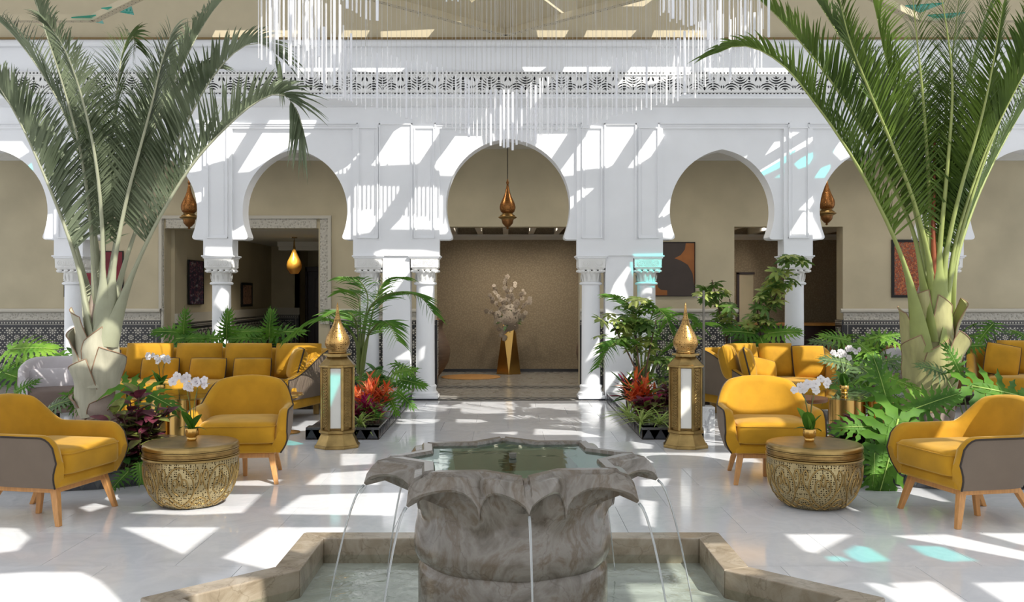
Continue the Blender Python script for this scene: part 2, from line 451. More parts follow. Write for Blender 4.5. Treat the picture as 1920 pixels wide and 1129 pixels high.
# ------------------------------------------------------------------ unseen roof, frosted for fill light, openings shaped to throw the sun patches
def proj(p):                       # follow the sun back up to the roof
    t = ROOF - p.z
    return (p.x - SUN_T.x * t, p.y - SUN_T.y * t)
FAC = [  # sunlit figures on the arcade
 [(640-277,230),(470,238),(463,250),(438,289),(422,308),(393,316),(362,322),(345,322),(345,290),(375,255)],
 [(503,231),(592,231),(585,249),(502,301),(470,321),(446,323)],
 [(620,321),(651,305),(684,277),(673,294),(650,324),(624,326)],
 [(735,247),(750,236),(828,238),(824,252),(782,315),(688,319),(704,295)],
 [(858,247),(927,247),(934,260),(890,290),(850,329),(817,328),(811,319),(817,304)],
 [(664,354),(750,355),(739,377),(700,430),(690,444),(664,448),(641,448),(645,385)],
 [(775,357),(820,357),(833,366),(836,405),(843,432),(838,438),(800,438),(727,437),(748,416),(772,372)],
 [(698,478),(715,473),(790,474),(826,480),(826,504),(768,512),(746,542),(730,558),(716,560),(716,505),(700,495)],
 [(790,500),(822,500),(822,530),(815,562),(800,562),(790,545)],
 [(735,676),(768,656),(783,652),(800,645),(797,672),(769,677)],
 [(1007,248),(1068,248),(1036,297),(1007,275)],
 [(1104,241),(1128,243),(1193,243),(1145,317),(1136,322),(1055,330),(1053,317),(1092,264)],
 [(1227,243),(1250,250),(1215,303),(1185,322),(1172,322)],
 [(1071,367),(1087,360),(1112,359),(1098,372),(1087,380),(1071,392)],
 [(1259,370),(1233,408),(1226,418),(1213,441),(1235,442),(1262,447),(1268,436),(1259,405)],
 [(1195,540),(1229,534),(1228,546),(1196,548)],
 [(1197,572),(1222,552),(1228,556),(1215,570),(1200,576)],
 [(1140,562),(1152,532),(1176,500),(1184,505),(1170,535),(1178,560),(1165,572)],
 [(1455,263),(1468,262),(1470,312),(1432,330),(1419,315)],
 [(1472,256),(1482,254),(1510,256),(1524,266),(1510,280),(1485,294),(1472,300)],
 [(1407,287),(1392,294),(1400,298)],
 [(1489,402),(1524,368),(1530,376),(1510,402)],
 [(1472,448),(1500,404),(1526,404),(1540,430),(1545,446)],
 [(1808,340),(1833,283),(1879,259),(1854,305),(1826,337)],
 [(1563,283),(1578,262),(1600,290),(1580,300)],
 [(0,262),(42,262),(57,283),(30,300),(0,280)],
 [(88,400),(104,398),(103,446),(84,446)],
 [(362,360),(380,357),(380,376),(366,382)],
 [(434,430),(456,418),(466,432),(466,448),(434,448)],
 [(383,468),(433,469),(450,480),(450,500),(383,490)],
 [(402,562),(417,535),(438,535),(434,575),(418,580)],
 [(402,604),(418,598),(438,604),(438,648),(400,648)],
 [(124,615),(140,606),(156,615),(158,680),(122,684)],
 [(655,124),(764,124),(745,142),(690,143)],
 [(560,124),(640,124),(625,140),(560,140)],
 [(980,122),(1030,122),(1012,136),(987,136)],
 [(1061,122),(1150,122),(1138,142),(1052,142)],
 [(1186,122),(1300,122),(1290,150),(1195,170),(1150,170)],
 [(1320,124),(1490,124),(1470,150),(1330,145)],
 [(709,68),(812,64),(796,84),(709,86)],
 [(640,66),(690,66),(680,86),(630,86)],
 [(999,66),(1062,66),(1050,86),(1004,86)],
 [(1094,66),(1190,66),(1172,86),(1086,86)],
 [(1220,66),(1330,66),(1318,86),(1212,86)],
 [(745,0),(812,0),(794,20),(740,12)],
 [(1136,10),(1225,6),(1200,24),(1130,24)],
 [(400,66),(560,66),(545,86),(390,86)],
]
FLOOR = [
 [(-40,988),(35,991),(57,1009),(35,1034),(-40,1043)],
 [(-60,1080),(53,1073),(152,1073),(188,1090),(227,1129),(240,1160),(-60,1160)],
 [(227,989),(415,989),(347,1041)],
 [(507,989),(660,989),(545,1080),(417,1047)],
 [(234,963),(301,956),(390,952),(425,927),(493,927),(457,963),(354,967)],
 [(149,952),(184,942),(204,950),(170,961)],
 [(195,934),(227,926),(245,931),(209,941)],
 [(429,911),(432,903),(532,899),(543,894),(510,912)],
 [(514,965),(567,929),(640,926),(760,924),(740,968)],
 [(574,910),(602,888),(730,880),(712,910)],
 [(546,800),(602,798),(599,807),(553,809)],
 [(640,851),(707,851),(700,871),(640,874)],
 [(778,759),(842,759),(838,772),(757,773)],
 [(867,754),(966,754),(968,775),(863,777)],
 [(994,757),(1086,757),(1086,771),(998,766)],
 [(856,786),(902,787),(916,791),(888,795),(856,795)],
 [(746,786),(828,786),(817,795),(743,795)],
 [(1005,802),(1086,802),(1132,816),(1001,816)],
 [(916,812),(973,809),(970,816)],
 [(1182,826),(1228,828),(1225,842),(1193,842)],
 [(1203,900),(1260,896),(1250,912),(1204,914)],
 [(1200,937),(1235,941),(1230,990),(1207,985)],
 [(1473,1002),(1606,1002),(1535,1039),(1510,1034)],
 [(1673,1005),(1776,1002),(1990,1050),(1990,1064),(1776,1023)],
 [(1836,1000),(1990,1000),(1990,1030),(1920,1023)],
 [(1624,1094),(1648,1094),(1730,1119),(1770,1150),(1700,1140)],
 [(1670,1094),(1755,1090),(1812,1129),(1840,1160),(1750,1150)],
 [(1829,1094),(1990,1090),(1990,1160),(1900,1140)],
 [(1539,800),(1578,803),(1574,816),(1530,816)],
 [(1606,910),(1634,911),(1620,914)],
 [(1320,853),(1358,853),(1365,864),(1330,866)],
 [(1000,735),(1085,738),(1040,744),(1030,738)],
 [(818,741),(860,743),(858,749),(818,749)],
]
TURQ_F = [[(1181,482),(1243,480),(1240,528),(1228,534),(1192,532),(1182,508)],
 [(1482,315),(1493,305),(1525,287),(1528,291),(1510,319),(1492,326)],
 [(1528,333),(1542,312),(1560,305),(1560,315),(1549,333)],
 [(1451,333),(1466,322),(1466,333)], [(50,310),(60,302),(64,318),(54,326)]]
TURQ_G = [[(1585,1034),(1606,1023),(1634,1027),(1675,1053),(1620,1057),(1592,1044)],
 [(1549,1044),(1578,1043),(1602,1053),(1560,1055)],
 [(1705,1023),(1769,1025),(1840,1053),(1783,1055),(1734,1041)],
 [(535,835),(542,823),(567,823),(576,832),(553,836)]]
def quad(x0, x1, y0, y1, z, sk=0.0):
    return [Vector((x0 + sk, y0, z)), Vector((x1 + sk, y0, z)), Vector((x1 - sk, y1, z)), Vector((x0 - sk, y1, z))]
SPOTS = [  # targets of added roof openings that light furniture and planting
 quad(1.72, 2.75, 7.95, 8.5, .62), quad(1.75, 2.15, 7.45, 7.75, .45),
 quad(-3.05, -2.75, 6.35, 6.75, .48), quad(-3.25, -2.70, 6.9, 7.05, .6), quad(3.2, 3.75, 6.25, 6.95, .72), quad(2.75, 3.0, 6.2, 6.5, .46),
 quad(-2.5, -2.2, 10.9, 11.9, .55), quad(-4.3, -3.7, 11.2, 11.5, .5, .15), quad(-3.2, -2.6, 11.05, 11.25, .46, .1), quad(-4.6, -4.15, 11.7, 12.0, .7, .1),
 quad(2.7, 3.1, 11.9, 12.3, .72, .1), quad(3.3, 4.0, 11.3, 11.7, .47, .1), quad(3.5, 3.9, 11.9, 12.4, .6, .1), quad(3.0, 3.3, 11.7, 12.0, .65),
 quad(-3.62, -3.28, 8.0, 8.4, .95), quad(-3.66, -3.4, 8.0, 8.4, 1.45), quad(-3.4, -3.2, 7.9, 8.3, 1.95), quad(-2.95, -2.6, 8.0, 8.4, 2.4),
 quad(3.45, 3.75, 8.0, 8.4, .8), quad(3.6, 3.85, 8.0, 8.5, 1.3), quad(3.3, 3.6, 7.9, 8.4, 1.75), quad(3.9, 4.3, 8.0, 8.6, 2.4), quad(2.7, 3.1, 8.0, 8.6, 2.9),
 quad(2.7, 3.3, 7.2, 7.6, .55, .1), quad(3.5, 4.0, 7.5, 7.9, .8, .1), quad(2.9, 3.3, 9.5, 9.9, .6), quad(2.2, 2.6, 11.8, 12.3, 1.7), quad(2.7, 3.1, 11.9, 12.5, 1.5),
 quad(3.0, 3.4, 11.6, 12.1, 2.1), quad(1.3, 1.9, 10.6, 11.0, .75), quad(1.2, 1.6, 11.0, 11.5, 1.3), quad(1.6, 2.0, 11.0, 11.4, 1.0),
 quad(-1.9, -1.35, 10.3, 10.8, .6), quad(-1.7, -1.2, 11.2, 11.8, 1.4), quad(-2.3, -1.8, 11.0, 11.4, 1.2), quad(-1.7, -1.5, 9.2, 9.5, 1.1), quad(1.6, 1.8, 9.2, 9.5, 1.0),
 quad(-5.3, -4.8, 10.6, 11.0, .7), quad(-5.9, -5.4, 11.4, 11.9, .9), quad(4.3, 5.0, 8.0, 8.4, .95, .1), quad(4.6, 5.1, 12.1, 12.6, .7), quad(-2.9, -2.4, 7.4, 7.7, .4),
 quad(1.0, 1.25, 4.6, 5.2, .15), quad(-1.5, -1.0, 4.2, 4.6, .12, .2), quad(.65, 1.0, 4.3, 4.9, .05),
]
_rr = random.Random(5)  # further openings added at random to dapple palms and planting
for (x0, x1, y0, y1, z0, z1, n) in ((-4.9, -2.3, 7.6, 9.4, 1.9, 4.2, 26), (2.6, 5.2, 7.6, 9.6, 1.7, 4.2, 34), (2.3, 5.4, 9.4, 12.8, .5, 1.2, 14), (-5.8, -4.2, 9.0, 12.8, .4, 1.2, 4)):
    for _ in range(n):
        cx, cy, cz = _rr.uniform(x0, x1), _rr.uniform(y0, y1), _rr.uniform(z0, z1)
        a, b_ = _rr.uniform(.10, .28), _rr.uniform(.10, .3)
        SPOTS.append(quad(cx - a, cx + a, cy - b_, cy + b_, cz, _rr.uniform(-.1, .1)))
holes, panes = [], []
for q in FAC: holes.append([proj(W(x, y, YF + .03)) for x, y in q])
for q in FLOOR: holes.append([proj(G(x, y)) for x, y in q])
for q in SPOTS: holes.append([proj(p) for p in q])
for q in TURQ_F: panes.append([proj(W(x, y, YF + .03)) for x, y in q])
for q in TURQ_G: panes.append([proj(G(x, y)) for x, y in q])
def inpoly(p, q):
    c = False; n = len(q)
    for i in range(n):
        (x1, y1), (x2, y2) = q[i], q[(i + 1) % n]
        if (y1 > p[1]) != (y2 > p[1]) and p[0] < (x2 - x1) * (p[1] - y1) / (y2 - y1) + x1: c = not c
    return c
RX0, RX1, RY0, RY1 = -11.0, 15.0, -3.2, 13.5
vv = [(RX0, RY0), (RX1, RY0), (RX1, RY1), (RX0, RY1)]
ee = [(0, 1), (1, 2), (2, 3), (3, 0)]
for q in holes + panes:
    o = len(vv); vv += q; ee += [(o + i, o + (i + 1) % len(q)) for i in range(len(q))]
rv, _, rf, _, _, _ = delaunay_2d_cdt([Vector(p) for p in vv], ee, [], 0, 1e-4)
keep = []
boxes = [(min(p[0] for p in q), max(p[0] for p in q), min(p[1] for p in q), max(p[1] for p in q), q) for q in holes + panes]
for t in rf:
    c = ((rv[t[0]].x + rv[t[1]].x + rv[t[2]].x) / 3, (rv[t[0]].y + rv[t[1]].y + rv[t[2]].y) / 3)
    if not (RX0 < c[0] < RX1 and RY0 < c[1] < RY1): continue
    if any(a <= c[0] <= b_ and e <= c[1] <= d and inpoly(c, q) for a, b_, e, d, q in boxes): continue
    keep.append(tuple(t))
m, nt, b = nodes('fill_roof_panel'); nt.nodes.remove(b)  # translucency invented to spread soft fill light below
tl = nt.nodes.new('ShaderNodeBsdfTranslucent'); tl.inputs['Color'].default_value = (0.60, 0.62, 0.66, 1)
df = nt.nodes.new('ShaderNodeBsdfDiffuse'); df.inputs['Color'].default_value = (0.80, 0.79, 0.76, 1)
mx = nt.nodes.new('ShaderNodeMixShader'); mx.inputs['Fac'].default_value = 0.62
nt.links.new(df.outputs[0], mx.inputs[1]); nt.links.new(tl.outputs[0], mx.inputs[2])
nt.links.new(mx.outputs[0], nt.nodes['Material Output'].inputs['Surface'])
M['roof'] = m
rm = MB(); rm.add([(p.x, p.y, ROOF) for p in rv], keep)
roof = struct(rm.build('ceiling', M['roof']), 'unseen frosted atrium roof with cut-outs shaped to throw the sun patches')
sd = roof.modifiers.new('thickness', 'SOLIDIFY'); sd.thickness = 0.02; sd.offset = 1.0
for q in panes:  # unseen panes shaped to tint the turquoise patches
    MB().prism([(p[0], p[1]) for p in q], ROOF + .004, ROOF + .012).build('stained_pane', M['turq'], roof, recalc=True)

# ------------------------------------------------------------------ arcade wall
COLS = [-155, 128, 408, 690, 795.5, 1110, 1215.5, 1497, 1780, 2062]
def arch(cx, a, yw, yc, foot, n=14):
    H = yw - yc; c = (H * H - a * a) / (2 * a); rad = a + c
    ta = atan2(H, c)
    up = []
    for i in range(n + 1):
        t = ta * i / n
        up.append((c - rad * cos(t), yw - rad * sin(t)))          # left half: widest point up to the crown
    low = []
    for i in range(1, 9):
        v_ = i / 8; low.append((-a + foot * v_ ** 2, yw + (441 - yw) * v_))
    xr = -a + foot
    low += [(xr + .6, 444.5), (xr - 1.2, 447.6), (xr - 5, 449)]
    left = low[::-1] + up                                            # from the foot to the crown
    right = [(-x, y) for x, y in up[::-1][1:]] + [(-x, y) for x, y in low]
    return [(cx + x, y) for x, y in left + right]
SPAN = [(-155 + 25, 128 - 25, -13.5), (128 + 25, 408 - 25, 268), (433, 664, 551.5), (822, 1083.6, 952.7), (1241, 1472, 1355.5), (1522, 1755, 1638.5), (1805, 2037, 1921)]
def arch_for(s):
    l, r, cx = s
    return arch(cx, 117, 384, 259, 11) if 900 < cx < 1000 else arch(cx, 98.5 if 300 < cx < 1500 else 99.5, 395, 279, 9)
ZI = 479.5                                                            # underside of the imposts
low = [(-190, ZI)]
for l, r, cx in SPAN:
    low += [(l, ZI), (l, 449)] + arch_for((l, r, cx)) + [(r, 449), (r, ZI)]
low += [(2100, ZI)]
poly = [(fx(x), fz(y)) for x, y in low] + [(fx(2100), 5.05), (fx(-190), 5.05)]
wa = struct(MB().prism(poly, YF + .05, YF + .36, 'y').build('wall_arcade', M['plaster'], smooth=30, recalc=True), 'white plaster arcade wall with horseshoe arches')
low = [(-190, ZI)]
for l, r, cx in SPAN:
    low += [(l + 2, ZI), (l + 2, 241), (r - 2, 241), (r - 2, ZI)]
low += [(2100, ZI)]
poly = [(fx(x), fz(y)) for x, y in low] + [(fx(2100), fz(178)), (fx(-190), fz(178))]
MB().prism(poly, YF, YF + .052, 'y').build('raised_frame', M['plaster'], wa, recalc=True)
mo = MB()
def bar(mb, x0, y0, x1, y1, wd=2.2, pr=.026):                         # a thin moulding bar in front of the wall
    mb.bb(min(fx(x0), fx(x1)) - wd * K / 2, max(fx(x0), fx(x1)) + wd * K / 2, YF - pr, YF + .002, min(fz(y0), fz(y1)) - wd * K / 2, max(fz(y0), fz(y1)) + wd * K / 2)
for l, r, cx in SPAN:
    mo = MB()
    bar(mo, l - 6, 232, r + 6, 232); bar(mo, l - 4, 236, r + 4, 236, 1.2, .014)
    bar(mo, l - 6, 232, l - 6, 240, 2.0); bar(mo, r + 6, 232, r + 6, 240, 2.0)
    mo.build('arch_moulding', M['plaster'], wa)
for c in COLS:
    mo = MB()
    for dx in (-18, 18): bar(mo, c + dx, 240, c + dx, 446, 2.2, .024)
    bar(mo, c - 18, 446, c + 18, 446); bar(mo, c - 18, 240, c + 18, 240)
    mo.bb(fx(c - 12), fx(c + 12), YF - .006, YF + .002, fz(440), fz(246))
    mo.build('pilaster_panel', M['plaster'], wa)
for a, b_ in ((712, 772), (1134, 1192)):
    mo = MB()
    bar(mo, a, 233, b_, 233); bar(mo, a, 233, a, 449); bar(mo, b_, 233, b_, 449)
    mo.build('pier_panel', M['plaster'], wa)
# cornices and friezes
co = MB()
co.prism([(YF + .05, fz(201)), (YF - .03, fz(201)), (YF - .05, fz(199)), (YF - .20, fz(190)), (YF - .20, fz(186)), (YF - .05, fz(181)), (YF - .05, fz(178)), (YF + .05, fz(178))], fx(-190), fx(2100), 'x')
struct(co.build('trim_1', M['plaster'], recalc=True), 'white cornice below the carved frieze')
co = MB()
co.prism([(YF + .05, fz(88)), (YF - .05, fz(88)), (YF - .07, fz(84)), (YF - .07, fz(77)), (YF + .05, fz(77))], fx(-190), fx(2100), 'x')
struct(co.build('trim_2', M['plaster'], recalc=True), 'white ledge under the ceiling')
struct(MB().bb(fx(-190), fx(2100), YF - .10, YF + .05, fz(77), fz(73.5)).build('trim_3', M['bronze_trim']), 'thin bronze strip along the ceiling edge')
struct(MB().bb(fx(-190), fx(2100), YF - .02, YF + .3, fz(73.5), ROOF).build('wall_upper', M['cream']), 'cream upper wall above the bronze strip')
# carved frieze: pierced boards in front of a dark backing
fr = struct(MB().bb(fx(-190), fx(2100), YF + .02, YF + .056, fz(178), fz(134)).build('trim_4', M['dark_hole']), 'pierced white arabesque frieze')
MW, MH = 0.50, (172 - 141) * K
def lens(cx, cz, l, wd, a, n=5):
    p = []
    for i in range(n + 1): t = i / n; p.append((l * (t - .5), wd * .5 * sin(pi * t)))
    for i in range(1, n): t = 1 - i / n; p.append((l * (t - .5), -wd * .5 * sin(pi * t)))
    return [(cx + x * cos(a) - y * sin(a), cz + x * sin(a) + y * cos(a)) for x, y in p]
def cres(cx, cz, r, th, a0, a1, n=7):
    p = [(cx + r * cos(a0 + (a1 - a0) * i / n), cz + r * sin(a0 + (a1 - a0) * i / n)) for i in range(n + 1)]
    for i in range(n - 1, 0, -1):
        t = i / n; rr = r - th * sin(pi * t)
        p.append((cx + rr * cos(a0 + (a1 - a0) * t), cz + rr * sin(a0 + (a1 - a0) * t)))
    return p
def board(wd, ht, hs, th):
    vs = [(0, 0), (wd, 0), (wd, ht), (0, ht)]; es = [(0, 1), (1, 2), (2, 3), (3, 0)]
    for q in hs:
        o = len(vs); vs += q; es += [(o + i, o + (i + 1) % len(q)) for i in range(len(q))]
    a, _, f, _, _, _ = delaunay_2d_cdt([Vector(p) for p in vs], es, [], 0, 1e-5)
    mb = MB(); ks = []
    for t in f:
        c = (sum(a[i].x for i in t) / 3, sum(a[i].y for i in t) / 3)
        if not any(inpoly(c, q) for q in hs): ks.append(tuple(t))
    mb.add([(p.x, 0, p.y) for p in a], ks)
    for q in hs: mb.prism(q, 0, th, 'y', caps=False)
    mb.prism([(0, 0), (wd, 0), (wd, ht), (0, ht)], 0, th, 'y', caps=False)
    return mb
hs = []
for ox, zb, sg in ((0.125, 0.0, 1), (0.375, 0.0, 1), (0.25, MH, -1)):
    for r, th in ((.050, .024), (.085, .024), (.118, .022)):
        a0, a1 = (R(16), R(164)) if sg > 0 else (R(196), R(344))
        hs.append(cres(ox, zb + sg * .006, r, th, a0, a1))
    hs.append(lens(ox, zb + sg * .028, .030, .026, pi / 2))
for ox in (0.03, 0.47):
    hs.append(lens(ox, MH * .76, .075, .030, R(90) + (R(18) if ox < .2 else -R(18))))
for ox in (0.125, 0.375): hs.append(lens(ox, MH * .80, .060, .036, pi / 2)); hs.append(lens(ox, MH * .61, .05, .020, 0))
hs.append(lens(.25, MH * .20, .060, .036, pi / 2)); hs.append(lens(.25, MH * .39, .05, .020, 0)); hs.append(lens(.014, MH * .30, .05, .02, pi / 2)); hs.append(lens(.486, MH * .30, .05, .02, pi / 2))
fm = board(MW, MH, hs, .020).mesh('frieze_board', M['carve'])
n0 = int(fx(-190) / MW) - 1
for i in range(n0, n0 + int((fx(2100) - fx(-190)) / MW) + 1):
    inst(fm, 'frieze_board', fr, Matrix.Translation((i * MW + .03, YF, fz(172))))
for (ya, yb) in ((134, 139.5), (173.2, 177.6)):
    h2 = (yb - ya) * K
    sq = [[(.012 + k * .05, h2 * .25), (.038 + k * .05, h2 * .25), (.038 + k * .05, h2 * .75), (.012 + k * .05, h2 * .75)] for k in range(10)]
    bm_ = board(MW, h2, sq, .016).mesh('border_board', M['carve'])
    for i in range(n0, n0 + int((fx(2100) - fx(-190)) / MW) + 1):
        inst(bm_, 'border_board', fr, Matrix.Translation((i * MW + .03, YF + .003, fz(yb))))
rl = MB(); rl.bb(fx(-190), fx(2100), YF - .02, YF + .02, fz(141.2), fz(139.4)); rl.bb(fx(-190), fx(2100), YF - .02, YF + .02, fz(173.4), fz(171.8))
rl.build('frieze_fillet', M['carve'], fr)

# piers behind the paired columns
for a, b_ in ((717, 768), (1136, 1188)):
    p = struct(MB().bb(fx(a), fx(b_), YF + .03, YF + .33, 0, fz(ZI)).build('wall_pier', M['plaster']), 'white pier between the paired columns')
# columns
def column_meshes():
    out = []
    s = MB(); pr = [(.130, .0), (.130, .06)]
    out.append(('plinth', MB().bb(-.19, .19, -.19, .19, 0, .025).mesh('plinth', M['curb_tile'])))
    bs = MB(); bs.bb(-.185, .185, -.185, .185, .025, .06)
    bs.lathe([(.18, .06), (.185, .08), (.18, .10), (.16, .115), (.15, .15), (.156, .17), (.160, .19), (.150, .205), (.134, .215)], 28)
    out.append(('base', bs.mesh('base', M['plaster'], 35)))
    out.append(('shaft', MB().lathe([(.134, .21), (.132, .6), (.128, 1.62)], 28).mesh('shaft', M['plaster'], 35)))
    out.append(('ring', MB().lathe([(.128, 1.615), (.150, 1.62), (.162, 1.632), (.162, 1.645), (.150, 1.655), (.13, 1.66)], 28).mesh('ring', M['plaster'], 35)))
    nk = MB(); nk.lathe([(.130, 1.655), (.130, 1.70), (.138, 1.78), (.150, 1.80)], 28)
    for i in range(14):
        a = 2 * pi * i / 14
        p = [(r * cos(a + da), r * sin(a + da), z) for da, r, z in ((-.12, .134, 1.67), (0, .142, 1.665), (.12, .134, 1.67), (.14, .146, 1.73), (0, .156, 1.775), (-.14, .146, 1.73))]
        nk.add(p, [(0, 1, 2, 3, 4, 5)])
        q = [(1.0 * (r) * cos(a + da), (r) * sin(a + da), z) for da, r, z in ((-.05, .150, 1.70), (.05, .150, 1.70), (.03, .156, 1.75), (-.03, .156, 1.75))]
        nk.add(q, [(0, 1, 2, 3)])
    out.append(('neck', nk.mesh('neck', M['carve'], 35)))
    bd = MB(); bd.bb(-.165, .165, -.165, .165, 1.79, 1.812)
    for sx in range(4):
        for i in range(5):
            if i == 4: continue
            t = -.126 + i * .084
            x, y = [(t, -.165), (.165, t), (t, .165), (-.165, t)][sx]
            bd.lathe([(.006, 1.795), (.030, 1.80), (.036, 1.812), (.030, 1.826), (.008, 1.835)], 8, (x * 1.0, y * 1.0))
    out.append(('bead_band', bd.mesh('bead_band', M['carve'], 40)))
    bl = MB(); v4 = []
    for hw, z in ((.162, 1.83), (.186, 1.86), (.190, 1.985)):
        v4.append([(-hw, -hw, z), (hw, -hw, z), (hw, hw, z), (-hw, hw, z)])
    bl.rows(v4, closed=True, cap=True)
    rel = MB()
    for sx in range(4):
        rel.M = Matrix.Rotation(sx * pi / 2, 4, 'Z')
        for cx in (-.10, .10):
            for r in (.052, .034):
                rel.tube([(cx + r * cos(a), -.190, 1.922 + r * .95 * sin(a)) for a in [2 * pi * k / 14 for k in range(15)]], .006, 4)
            for k in range(5):
                a = 2 * pi * k / 5
                rel.tube([(cx, -.190, 1.922), (cx + .032 * cos(a), -.190, 1.922 + .032 * sin(a))], .006, 4)
        for k in range(-3, 4):
            rel.tube([(0.014 * k, -.190, 1.875), (0.018 * k + .01, -.192, 1.92), (0.014 * k, -.190, 1.97)], .005, 4)
        rel.tube([(-.175, -.190, 1.868), (.175, -.190, 1.868)], .006, 4); rel.tube([(-.175, -.190, 1.978), (.175, -.190, 1.978)], .006, 4)
    rel.M = None
    out.append(('capital', bl.mesh('capital', M['carve'])))
    out.append(('capital_relief', rel.mesh('capital_relief', M['carve'], 60)))
    ab = MB(); v4 = []
    for hw, z in ((.190, 1.985), (.205, 1.99), (.205, 2.005), (.222, 2.012), (.222, 2.030)):
        v4.append([(-hw, -hw, z), (hw, -hw, z), (hw, hw, z), (-hw, hw, z)])
    ab.rows(v4, closed=True, cap=True)
    out.append(('abacus', ab.mesh('abacus', M['plaster'])))
    return out
cm = column_meshes()
CLAB = {-155: None, 128: 'white column seen through the left palm', 408: 'white column behind the left yellow sofa', 690: 'outer white column of the left pier, behind the small palm',
        795.5: 'inner white column left of the central doorway', 1110: 'inner white column right of the central doorway', 1215.5: 'outer white column of the right pier with turquoise light on its capital',
        1497: 'white column behind the right yellow sofa and umbrella plant', 1780: 'white column hidden behind the right palm', 2062: None}
for c in COLS:
    if CLAB[c] is None: continue
    t = thing('column', CLAB[c], 'column', (fx(c), YF + .19, 0)); t['kind'] = 'structure'
    for n_, me in cm: inst(me, n_, t)

# ------------------------------------------------------------------ corridor behind the arcade
def cor(px): return bx_(px)
LO, CE, RI = (-5.56, -3.05), (-1.14, 1.21), (3.73, 5.50)
zt = 2.587
poly = [(-9.2, 0), (LO[0], 0), (LO[0], 2.56), (LO[1], 2.56), (LO[1], 0), (CE[0], 0), (CE[0], zt), (CE[1], zt), (CE[1], 0), (RI[0], 0), (RI[0], zt), (RI[1], zt), (RI[1], 0), (9.4, 0), (9.4, 3.85), (-9.2, 3.85)]
struct(MB().prism(poly, YB, YB + .3, 'y').build('wall_corridor', M['taupe_wall'], recalc=True), 'taupe limewashed wall behind the arcade')
struct(MB().bb(-9.2, 9.4, YF + .36, YB, 3.85, 3.9).build('ceiling_corridor', M['ceil']), 'pale corridor ceiling')
cn = MB()
for a, b_ in ((-9.2, -1.75), (1.75, 9.4)):
    cn.prism([(YB, 3.66), (YB - .05, 3.66), (YB - .06, 3.70), (YB - .16, 3.80), (YB - .16, 3.85), (YB, 3.85)], a, b_, 'x')
struct(cn.build('trim_5', M['ceil'], recalc=True), 'white cornice of the corridor ceiling')
# wainscot of zellige under a carved band
def zellige(T, w_, h_):
    """raised ivory pieces of an eight-fold rosette pattern on a w_ x h_ field; T maps (u, v, height) to the wall"""
    mb = MB(); m_ = .232
    def piece(pts):
        if any(not (0.012 < u < w_ - .012 and .012 < v < h_ - .012) for u, v in pts): return
        n = len(pts)
        mb.add([T(u, v, .001) for u, v in pts] + [T(u, v, .005) for u, v in pts], [tuple(range(n, 2 * n))] + [(i, (i + 1) % n, n + (i + 1) % n, n + i) for i in range(n)])
    def kite(cx, cy, a, r0, r1, wd):
        f = lambda r, t: (cx + r * cos(a) - t * sin(a), cy + r * sin(a) + t * cos(a))
        piece([f(r0, 0), f(r0 + (r1 - r0) * .62, -wd / 2), f(r1, 0), f(r0 + (r1 - r0) * .62, wd / 2)])
    nu, nv = int(w_ / m_) + 2, int(h_ / m_) + 2
    for i in range(-1, nu):
        for j in range(-1, nv):
            for off, sc in ((0, 1.0), (.5, .74)):
                cx, cy = (i + off) * m_ + .1, (j + off) * m_ + .1
                piece([(cx + .019 * sc * cos(R(22.5 + 45 * k)), cy + .019 * sc * sin(R(22.5 + 45 * k))) for k in range(8)])
                for k in range(8): kite(cx, cy, R(45 * k + 22.5 * (off > 0)), .023 * sc, .069 * sc, .031 * sc)
                if off == 0:
                    for k in range(8):
                        if k % 2 == 0: kite(cx, cy, R(45 * k + 22.5), .071, .104, .027); kite(cx, cy, R(45 * k - 22.5), .071, .104, .027)
            cx, cy = i * m_ + .1, (j + .5) * m_ + .1
            piece([(cx + .011 * cos(R(60 * k)), cy + .011 * sin(R(60 * k))) for k in range(6)])
            cx, cy = (i + .5) * m_ + .1, j * m_ + .1
            piece([(cx + .011 * cos(R(60 * k)), cy + .011 * sin(R(60 * k))) for k in range(6)])
    return mb
def wainscot(T, w_, label, ht=1.065):
    b0 = MB(); vs = [T(u, v, d) for d in (-.02, .0) for u, v in ((0, 0), (w_, 0), (w_, ht), (0, ht))]
    b0.add(vs, [(4, 5, 6, 7), (0, 1, 5, 4), (1, 2, 6, 5), (2, 3, 7, 6), (3, 0, 4, 7)])
    o = struct(b0.build('trim_wainscot', M['zel_dark'], recalc=True), label)
    ins = .10 if w_ > .5 else .02
    if w_ > .3:
        zellige(lambda u, v, d: T(u + ins, v + .1, d), w_ - 2 * ins, ht - .10 - .095).build('zellige', M['zel_light'], o, kind='stuff')
    bo = MB()
    def strip(u0, u1, v0, v1, d=.006):
        bo.add([T(u, v, q) for q in (.001, d) for u, v in ((u0, v0), (u1, v0), (u1, v1), (u0, v1))], [(4, 5, 6, 7), (0, 1, 5, 4), (1, 2, 6, 5), (2, 3, 7, 6), (3, 0, 4, 7)])
    strip(.0, w_, ht - .018, ht - .010); strip(.0, w_, ht - .080, ht - .072)
    if w_ > .5:
        for u in (ins - .035, w_ - ins + .025): strip(u, u + .008, .02, ht - .08)
    n = int(w_ / .046)
    for i in range(n):
        u = (i + .5) * w_ / n; strip(u - .014, u + .010, ht - .058, ht - .034)
    bo.build('border_tiles', M['zel_light'], o, kind='stuff')
    return o
def band(x0, x1, ends=(0, 0)):
    bd = MB(); bd.bb(x0, x1, YB - .035, YB, 1.065, 1.19)
    s = struct(bd.build('trim_band', M['stucco']), 'carved stucco band above the tiled wainscot')
    t = MB(); t.prism([(YB, 1.18), (YB - .04, 1.18), (YB - .075, 1.20), (YB - .075, 1.225), (YB - .05, 1.25), (YB, 1.25)], x0 - ends[0], x1 + ends[1], 'x')
    t.build('band_moulding', M['stucco_plain'], s, recalc=True)
